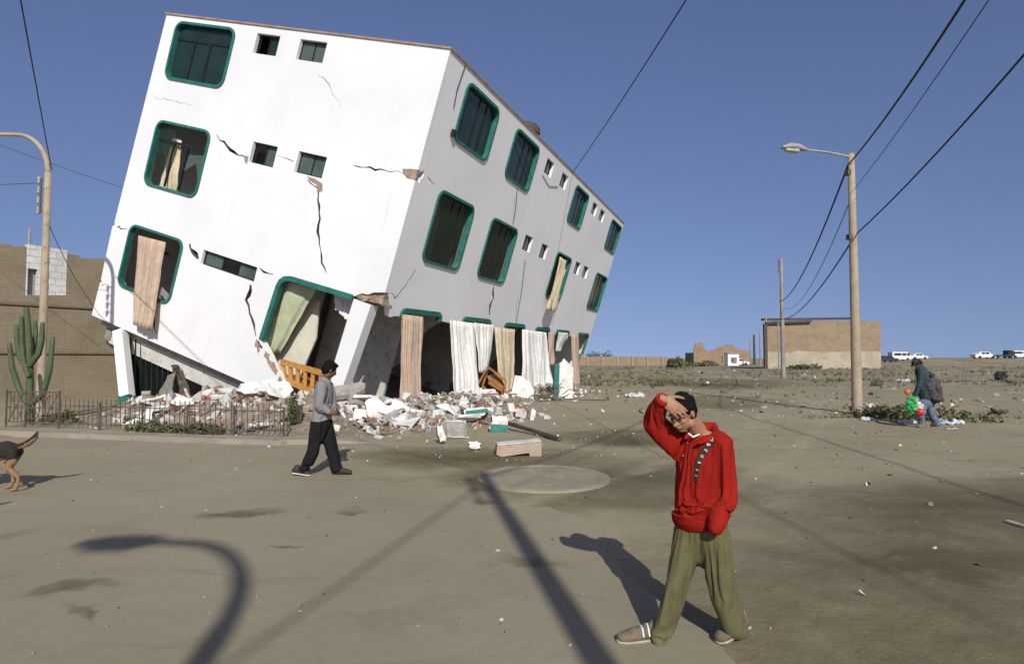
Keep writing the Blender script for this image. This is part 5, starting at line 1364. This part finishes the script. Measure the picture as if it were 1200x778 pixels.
bm = bmesh.new(); tube(bm, [(A(820, 617), .150, .112), (A(819, 610), .168, .126), (A(819, 603), .172, .130)], 28, side=sv, rnd=False); bm = voxel(bm, .007, 2, lambda p, n_: .002 * math.sin(math.atan2(p.y - 3.76, p.x - 1.18) * 60)); part('waistband', bm, RED, hood, smooth=True)
part('hood', voxel(HB, .006, 3, cloth(.008, 1.3)), RED, hood, smooth=True)
bm = bmesh.new(); tube(bm, [(wrR - cdir * .06, .043), (wrR - cdir * .03, .046), (wrR + cdir * .008, .044)], 20, rnd=False); part('cuff', voxel(bm, .005, 2), RED, hood, smooth=True)
bm = bmesh.new(); q_ = (wrL - elL).normalized(); tube(bm, [(wrL - q_ * .04, .055), (wrL, .056), (wrL + q_ * .03, .046)], 20, side=(1, 0, 0)); part('cuff', voxel(bm, .005, 2, cloth(.006, 8.3)), RED, hood, smooth=True)
# collar of the white shirt
bm = bmesh.new(); tube(bm, [(A(807, 508, 3.69), .006), (A(812, 512, 3.68), .007), (A(819, 509, 3.70), .006)], 8); part('shirt_collar', bm, M['white_cloth'], man, smooth=True)
# printed band with letters on the chest, laid on the cloth surface
dg = bpy.context.evaluated_depsgraph_get()
bmh = bmesh.new(); bmh.from_mesh(hood.data); bmh.transform(ROOTM[man.name]); tree = BVHTree.FromBMesh(bmh); bmh.free()
def onhood(px, py, off):
    r = ray(px, py).normalized(); o = V((0, 0, CAM_H)); h = tree.ray_cast(o, r)
    return (h[0] + h[1] * off) if h[0] else None
def decal(name, cells_, off, m_):
    bm = bmesh.new()
    for quad, nu, nv in cells_:
        g = []
        for j in range(nv + 1):
            row = []
            for i in range(nu + 1):
                a, b_ = i / nu, j / nv
                px = (1 - b_) * ((1 - a) * quad[0][0] + a * quad[1][0]) + b_ * ((1 - a) * quad[3][0] + a * quad[2][0])
                py = (1 - b_) * ((1 - a) * quad[0][1] + a * quad[1][1]) + b_ * ((1 - a) * quad[3][1] + a * quad[2][1])
                q = onhood(px, py, off); row.append(bm.verts.new(q) if q else None)
            g.append(row)
        for j in range(nv):
            for i in range(nu):
                vs = (g[j][i], g[j][i + 1], g[j + 1][i + 1], g[j + 1][i])
                if all(vs): bm.faces.new(vs)
    if len(bm.faces): part(name, bm, m_, hood, smooth=True)
PR = mottled('brown_print', (.07, .025, .012), (.05, .018, .01), 12, rough=.9)
def band(t_):   # centre line of the print
    pts_ = [(833, 515), (827, 526), (820, 538), (816, 552), (815, 564)]
    k = t_ * 4; i = min(3, int(k)); a = V(pts_[i]).lerp(V(pts_[i + 1]), k - i); return a
cells_ = []
for i in range(10):
    a, b_ = band(i / 10), band((i + 1) / 10); wa = 5.0 - i * .25; wb = 5.0 - (i + 1) * .25
    cells_.append((((a.x - wa, a.y - wa * .4), (a.x + wa, a.y + wa * .4), (b_.x + wb, b_.y + wb * .4), (b_.x - wb, b_.y - wb * .4)), 4, 2))
decal('chest_print', cells_, .0035, PR)
cells_ = []
random.seed(6)
for i in range(7):
    a = band(i / 7) + V((1.0, 0)); w_ = 3.0 * (1 - i * .09)
    strokes = random.sample([((-1, -1), (-.45, 1)), ((.45, -1), (1, 1)), ((-1, -1), (1, -.45)), ((-1, -.25), (1, .25)), ((-1, .45), (1, 1))], 3)
    for (x0, y0), (x1, y1) in strokes:
        hw = .62 * w_; cells_.append((((a.x + x0 * hw * 1.3, a.y + y0 * hw + x0 * .5), (a.x + x1 * hw * 1.3, a.y + y0 * hw + x1 * .5), (a.x + x1 * hw * 1.3, a.y + y1 * hw + x1 * .5), (a.x + x0 * hw * 1.3, a.y + y1 * hw + x0 * .5)), 1, 1))
decal('print_lettering', cells_, .006, M['plastic_white'])
for px, py in ((806, 518), (801, 534)):
    q = onhood(px, py, .002)
    if q: bm = bmesh.new(); ellip(bm, q, V((.004, 0, 0)), V((0, .004, 0)), V((0, 0, .007)), seg=8); part('toggle', bm, M['metal'], hood, smooth=True)
# trousers
OL = mottled('olive_cotton', (.125, .115, .052), (.10, .092, .042), 6, rough=.9, bs=.3, bscale=150, bd=.003)
bm = bmesh.new()
tube(bm, [(A(821, 604), .135, .10), (A(821, 618), .15, .115), (A(821, 632, 3.77), .142, .115)], 22, side=sv)
tube(bm, [(A(806, 618, 3.81), .092), (A(802, 640, 3.79), .096, .10), (A(797, 662, 3.76), .084, .088), (A(790, 685, 3.73), .074, .08), (A(784, 703, 3.74), .068, .072), (A(779, 720, 3.75), .062, .064), (A(776, 733, 3.74), .062, .062), (A(773, 742, 3.73), .066, .064)], 20, side=(1, 0, 0), rnd=False)
tube(bm, [(A(838, 618, 3.72), .092), (A(840, 640, 3.70), .096, .10), (A(845, 662, 3.69), .084, .088), (A(851, 685, 3.69), .072, .08), (A(858, 702, 3.71), .064, .068), (A(864, 716, 3.73), .062, .064), (A(868, 728, 3.75), .062, .062), (A(869, 733, 3.74), .058, .056)], 20, side=(1, 0, 0), rnd=False)
wz = A(0, 610, 3.76).z
bm = clothsim(bm, PROXY, lambda p: 1.0 if p.z > wz - .02 or p.z < (.065 if p.x < A(820, 700, 3.75).x else .10) else 0.0, lambda c, n_: (n_.z < -.6 and c.z < .10) or (n_.z > .6 and c.z > wz + .02), frames=20, expand=.16, bend=.04, grav=.5, vs=.0125)
part('trousers', bm, OL, man, smooth=True)
SH = mottled('beige_suede', (.21, .165, .11), (.13, .10, .07), 9, rough=.9); SO = mottled('pale_sole', (.42, .38, .3), (.34, .3, .24), 12)
shoe(man, A(786, 744, 3.72) * V((1, 1, 0)) if False else V((A(787, 745, 3.76).x, 3.80, .006)), V((A(723, 745, 3.72).x, 3.73, .006)), .1, SH, SO, band=M['white_cloth'])
shoe(man, V((A(884, 735, 3.76).x, 3.85, .055)), V((A(840, 747, 3.72).x, 3.71, .008)), .1, SH, SO, band=M['white_cloth'])

# ---- generic smaller figures
def limb(bm, a, b_, c, r0, r1, r2): tube(bm, [(a, r0), (a.lerp(b_, .5), (r0 + r1) / 2), (b_, r1), (b_.lerp(c, .4), r1 * .98), (c, r2)], 12)
# walking man in grey
W = lambda px, py, dy=0: at(px, py, 8.92 + dy)
wm = thing('person', 'dark haired man in grey jacket and black trousers striding past the rubble', 'person', (W(377, 555).x, 8.92, .012))
bm = bmesh.new(); P, f_, l_, u_ = headparts(bm, W(386.5, 433), V((.78, .55, -.42)), V((.25, 0, .95)), 1.03)
tube(bm, [(P(-.03, 0, -.04), .055), (W(383, 444), .06), (W(381, 452), .08)], 12)
tube(bm, [(W(377, 492), .12, .10), (W(378, 472), .115, .095), (W(379, 455), .13, .10)], 14, side=(.2, 1, 0))
s1, e1, h1_ = W(377, 452, -.17), W(373, 473, -.20), W(387, 484, -.16)
s2, e2, h2_ = W(385, 452, .18), W(389, 472, .2), W(393, 484, .05)
for a, b_, c in ((s1, e1, h1_), (s2, e2, h2_)): limb(bm, a, b_, c, .05, .042, .028)
hand(bm, h1_, V((.85, .35, .1)), V((.1, .6, -.3)), V((0, 0, 1)), 1, 35); hand(bm, h2_, V((.7, -.5, .1)), V((0, -.6, -.3)), V((0, 0, 1)), 1, 35)
hA, kA, aA = W(373, 494, -.08), W(367, 526, -.06), W(354, 552, -.04)
hB, kB, aB = W(382, 494, .1), W(388, 526, .08), W(396, 551, .06)
limb(bm, hA, kA, aA, .085, .055, .035); limb(bm, hB, kB, aB, .085, .055, .035)
for c, tt in ((aA, V((-.02, 0, -.05))), (aB, V((.1, 0, -.04)))): tube(bm, [(c, .033), (c + tt, .025)], 8)
PX = voxel(bm.copy(), .015, 2); PX2 = PX.copy()
part('body', voxel(bm, .0085, 3), SKIN2, wm, smooth=True); hairmesh(P, f_, l_, u_, 1.08, wm, amp=.009)
for sg in (-1, 1):
    bm = bmesh.new(); ellip(bm, P(.082, sg * .030, .002), f_ * .008, l_ * .012, u_ * .006); part('eye', bm, HAIR, wm, smooth=True)
GR = mottled('grey_cloth', (.24, .23, .225), (.19, .185, .18), 5, rough=.9)
bm = bmesh.new()
tube(bm, [(W(377, 493), .165, .135), (W(377, 484), .17, .14), (W(377, 466), .155, .13), (W(379, 453), .165, .125), (W(381, 446), .09, .08)], 20, side=(.2, 1, 0))
tube(bm, [(s1, .085), (s1.lerp(e1, .5), .08), (e1, .075), (e1.lerp(h1_, .5), .062), (e1.lerp(h1_, .85), .05)], 14); tube(bm, [(s2, .08), (e2, .07), (e2.lerp(h2_, .8), .05)], 14)
tube(bm, [(W(379, 446), .06), (W(384, 447), .055)], 10)
jz = W(377, 452).z; jh = W(377, 491).z
bm = clothsim(bm, PX, lambda p: 1.0 if p.z > jz or (p - h1_).length < .1 or (p - h2_).length < .1 else 0.0, lambda c, n_: c.z < jh and (c - h1_).length > .1 and (c - h2_).length > .1, frames=16, expand=.08, bend=.08, grav=.8, vs=.018)
part('jacket', bm, GR, wm, smooth=True)
BK = mottled('black_cloth', (.006, .006, .007), (.010, .0095, .0095), 6, rough=.9)
bm = bmesh.new(); tube(bm, [(W(377, 486), .14, .12), (W(377, 500), .15, .125)], 18, side=(0, 1, 0))
tube(bm, [(hA, .115), (hA.lerp(kA, .5), .11), (kA, .095), (kA.lerp(aA, .6), .085), (W(355, 552, -.04), .085)], 16, rnd=False); tube(bm, [(hB, .11), (hB.lerp(kB, .5), .105), (kB, .092), (kB.lerp(aB, .6), .085), (W(395, 552, .06), .09)], 16, rnd=False)
tz = W(377, 493).z
bm = clothsim(bm, PX2, lambda p: 1.0 if p.z > tz or p.z < .12 else 0.0, lambda c, n_: (n_.z < -.6 and c.z < .13) or (n_.z > .7 and c.z > tz + .02), frames=16, expand=.12, bend=.08, grav=.6, vs=.018)
part('trousers', bm, BK, wm, smooth=True)
DSH = mottled('brown_leather', (.06, .035, .025), (.045, .028, .02), 9, rough=.5)
shoe(wm, V((W(343, 555).x, 8.84, .10)) if False else V((W(344, 550).x, 8.88, .045)), V((W(366, 556).x, 8.86, .014)), .1, DSH, M['white_cloth'], s=1.1)
shoe(wm, V((W(389, 556).x, 9.0, .014)), V((W(411, 556).x, 8.97, .02)), .1, DSH, M['rubber'], s=1.1)
# bent figure with bags
K = lambda px, py, dy=0: at(px, py, 15.25 + dy)
kp = thing('person', 'stooped figure in dark teal jacket and blue jeans carrying bags by the lamp post', 'person', (K(1086, 500).x, 15.25, 0))
bm = bmesh.new(); P, f_, l_, u_ = headparts(bm, K(1074.5, 426.5), V((-.72, -.1, -.68)), V((-.6, 0, .8)), 1.0)
tube(bm, [(P(-.03, 0, -.04), .055), (K(1079, 431), .07)], 12)
tube(bm, [(K(1085, 468), .13, .11), (K(1084, 450), .12, .1), (K(1080, 436), .13, .1)], 14, side=(0, 1, 0))
s1, e1, h1_ = K(1080, 436, -.18), K(1077, 453, -.22), K(1072, 464, -.22)
s2, e2, h2_ = K(1082, 436, .18), K(1093, 440, .2), K(1091, 450, .05)
for a, b_, c in ((s1, e1, h1_), (s2, e2, h2_)): limb(bm, a, b_, c, .05, .042, .03)
hand(bm, h1_, V((-.3, 0, -.95)), V((1, 0, -.2)), V((0, -1, 0)), 1, 55); hand(bm, h2_, V((.2, -.3, -.9)), V((1, 0, 0)), V((0, -1, 0)), 1, 50)
hA, kA, aA = K(1083, 472, -.08), K(1079, 486, -.1), K(1081, 499, -.08); hB, kB, aB = K(1088, 472, .08), K(1092, 485, .06), K(1098, 496, .05)
limb(bm, hA, kA, aA, .085, .055, .035); limb(bm, hB, kB, aB, .085, .055, .035)
for c in (aA, aB): tube(bm, [(c, .035), (c + V((-.08, 0, -.03)), .025)], 8)
part('body', voxel(bm, .0095, 3), SKIN2, kp, smooth=True); hairmesh(P, f_, l_, u_, 1.08, kp)
CAPM = mottled('dark_cap', (.03, .035, .04), (.05, .055, .06), 6)
bm = bmesh.new(); ellip(bm, P(-.01, 0, .07), f_ * .105, l_ * .095, u_ * .07); ellip(bm, P(.1, 0, .055), f_ * .07, l_ * .07, u_ * .012); part('cap', voxel(bm, .009, 2), CAPM, kp, smooth=True)
TE = mottled('dark_teal_cloth', (.025, .045, .05), (.035, .06, .065), 5, rough=.85)
bm = bmesh.new(); tube(bm, [(K(1084, 464), .17, .15), (K(1083, 450), .165, .15), (K(1080, 436), .165, .14), (K(1078, 429), .1, .09)], 18, side=(0, 1, 0))
tube(bm, [(s1, .085), (e1, .075), (e1.lerp(h1_, .8), .055)], 14); tube(bm, [(s2, .09), (e2, .085), (e2.lerp(h2_, .8), .055)], 14)
tube(bm, [(K(1077, 430), .085), (K(1074, 424, .02) + V((.09, 0, -.02)), .07)], 12)
part('jacket', voxel(bm, .012, 3, cloth(.028, 4.1)), TE, kp, smooth=True)
JE = mottled('faded_denim', (.085, .12, .18), (.15, .19, .25), 5, rough=.9)
bm = bmesh.new(); tube(bm, [(K(1085, 464), .14, .12), (K(1085, 474), .15, .13)], 18, side=(0, 1, 0)); tube(bm, [(hA, .11), (kA, .09), (aA, .08)], 16); tube(bm, [(hB, .11), (kB, .09), (aB, .08)], 16)
part('jeans', voxel(bm, .012, 3, cloth(.02, 6.1)), JE, kp, smooth=True)
shoe(kp, V((K(1088, 502).x, 15.2, .01)), V((K(1071, 503).x, 15.1, .01)), .1, SH, SO, s=1.15); shoe(kp, V((K(1103, 499).x, 15.32, .04)), V((K(1091, 500).x, 15.25, .01)), .1, DSH, M['rubber'], s=1.15)
def bag(label, c, rx, rz, m_, hand_at, cat='bag', second=None, ry=None, seed=1, handle=True, name='shopping_bag'):
    t = thing(name, label, cat, V(c) - V((0, 0, rz)), None); bm = bmesh.new(); ry = ry or rx * .7
    ellip(bm, c, V((rx, 0, 0)), V((0, ry, 0)), V((0, 0, rz))); ellip(bm, V(c) - V((0, 0, rz * .25)), V((rx * 1.12, 0, 0)), V((0, ry * 1.1, 0)), V((0, 0, rz * .68)))
    bm = voxel(bm, .015, 2, lambda p, n_: .10 * (abs(noise.noise(p * 5 + V((seed, 0, 0)))) + .5 * abs(noise.noise(p * 12)) - .3)); 
    if second:
        bm.normal_update(); bm.faces.ensure_lookup_table()
        for f in bm.faces:
            if noise.noise(f.calc_center_median() * 4.5 + V((seed * 3, 0, 0))) > .12: f.material_index = 1
    part('sack', bm, [m_] + ([second] if second else []), t, smooth=True)
    if handle:
        bm = bmesh.new()
        for sg in (-1, 1): tube(bm, [(V(c) + V((sg * rx * .4, 0, rz * .8)), .014), (V(hand_at), .012)], 6)
        part('handle', bm, m_, t, smooth=True)
bag('bright green plastic bag held in front of the stooped figure', K(1069, 474, -.25), .125, .23, mottled('green_plastic', (.03, .28, .07), (.05, .36, .1), 5, rough=.4), K(1071, 465, -.22), second=M['plastic_white'], seed=1)
bag('red and white plastic bag between the green bag and the jeans', K(1077, 479, -.27), .10, .20, mottled('red_plastic', (.55, .03, .03), (.45, .02, .03), 5, rough=.4), K(1073, 465, -.22), second=M['plastic_white'], seed=4)
bag('small orange bag tip sticking up above the green bag', K(1063.5, 460, -.25), .035, .09, mottled('orange_plastic', (.6, .14, .06), (.5, .1, .05), 5, rough=.4), K(1070, 464, -.22), seed=5, handle=False)
bag('dark grey sack slung low on the back of the stooped figure', K(1093, 458, -.05), .20, .34, mottled('grey_canvas', (.075, .068, .066), (.055, .05, .05), 5, rough=.9), K(1090, 444, 0), name='sack_bag', ry=.2, seed=7)
# ---- dogs
FB = mottled('black_fur', (.02, .016, .012), (.035, .026, .018), 14, rough=.9, bs=.6, bscale=120); FT = mottled('tan_fur', (.30, .19, .10), (.24, .15, .08), 14, rough=.9, bs=.6, bscale=120)
def dog(o, label, s=1.0):
    """walks toward -x; o = ground point under the hind paw"""
    t = thing('dog', label, 'dog', o, 'dogs crossing the pavement'); Q = lambda x, y, z: V(o) + V((x, y, z)) * s
    bm = bmesh.new()
    tube(bm, [(Q(-.12, .08, .50), .10, .115), (Q(-.2, .08, .52), .115, .125), (Q(-.32, .08, .50), .105, .12), (Q(-.50, .08, .48), .125, .16), (Q(-.64, .08, .50), .12, .155), (Q(-.72, .08, .56), .09, .11), (Q(-.82, .08, .66), .075, .085)], 16, side=(0, 1, 0))
    ellip(bm, Q(-.88, .08, .72), V((-.09, 0, 0)) * s, V((0, .07, 0)) * s, V((0, 0, .075)) * s); tube(bm, [(Q(-.93, .08, .71), .045 * s), (Q(-1.05, .08, .68), .03 * s)], 10)
    for sy in (-.04, .04): tube(bm, [(Q(-.85, .08 + sy, .77), .025 * s), (Q(-.84, .08 + sy * 1.2, .84), .008 * s)], 8)
    tube(bm, [(Q(-.08, .08, .56), .04 * s), (Q(.0, .08, .58), .042 * s), (Q(.09, .08, .62), .042 * s), (Q(.17, .08, .69), .036 * s), (Q(.20, .08, .755), .016 * s)], 10)
    for sy, dx in ((0, 0.0), (.16, -.2)):
        tube(bm, [(Q(-.06 + dx * .3, sy, .50), .075 * s, .06 * s), (Q(-.06 + dx * .6, sy, .38), .065 * s, .05 * s), (Q(-.09 + dx, sy, .29), .042 * s), (Q(.03 + dx, sy, .19), .026 * s), (Q(.035 + dx, sy, .10), .022 * s), (Q(.0 + dx, sy, .03), .024 * s), (Q(-.05 + dx, sy, .022), .024 * s)], 12, side=(1, 0, 0))
    for sy, dx in ((0, .05), (.16, -.12)):
        tube(bm, [(Q(-.58, sy, .46), .06 * s), (Q(-.57 + dx * .5, sy, .30), .036 * s), (Q(-.58 + dx, sy, .18), .026 * s), (Q(-.56 + dx, sy, .06), .021 * s), (Q(-.60 + dx, sy, .022), .024 * s)], 12)
    bm = voxel(bm, .009, 3, lambda p, n_: .004 * fbm(p, 40, 2)); bm.normal_update()
    for f in bm.faces:
        c = (f.calc_center_median() - V(o)) / s; k = c.z + .05 * noise.noise(c * 9)
        tailb = c.x > -.02 and c.z > .54
        f.material_index = 1 if (k < .42 or (tailb and f.normal.z < -.1 and f.normal.x > -.2)) else 0
    part('body', bm, [FB, FT], t, smooth=True)
do = gnd(18, 577); dog(V((do.x, do.y, .012)), 'black and tan dog with raised tail walking out at the left edge')
dog(V((-6.05, 6.15, .012)), 'second black and tan dog just outside the left edge, seen by its shadow', .95)

# every labelled object that stands for itself is a thing, whatever its name ends in
for o in COL.objects:
    if o.parent is None and o.get('label') and not o.get('kind'): o['kind'] = 'thing'
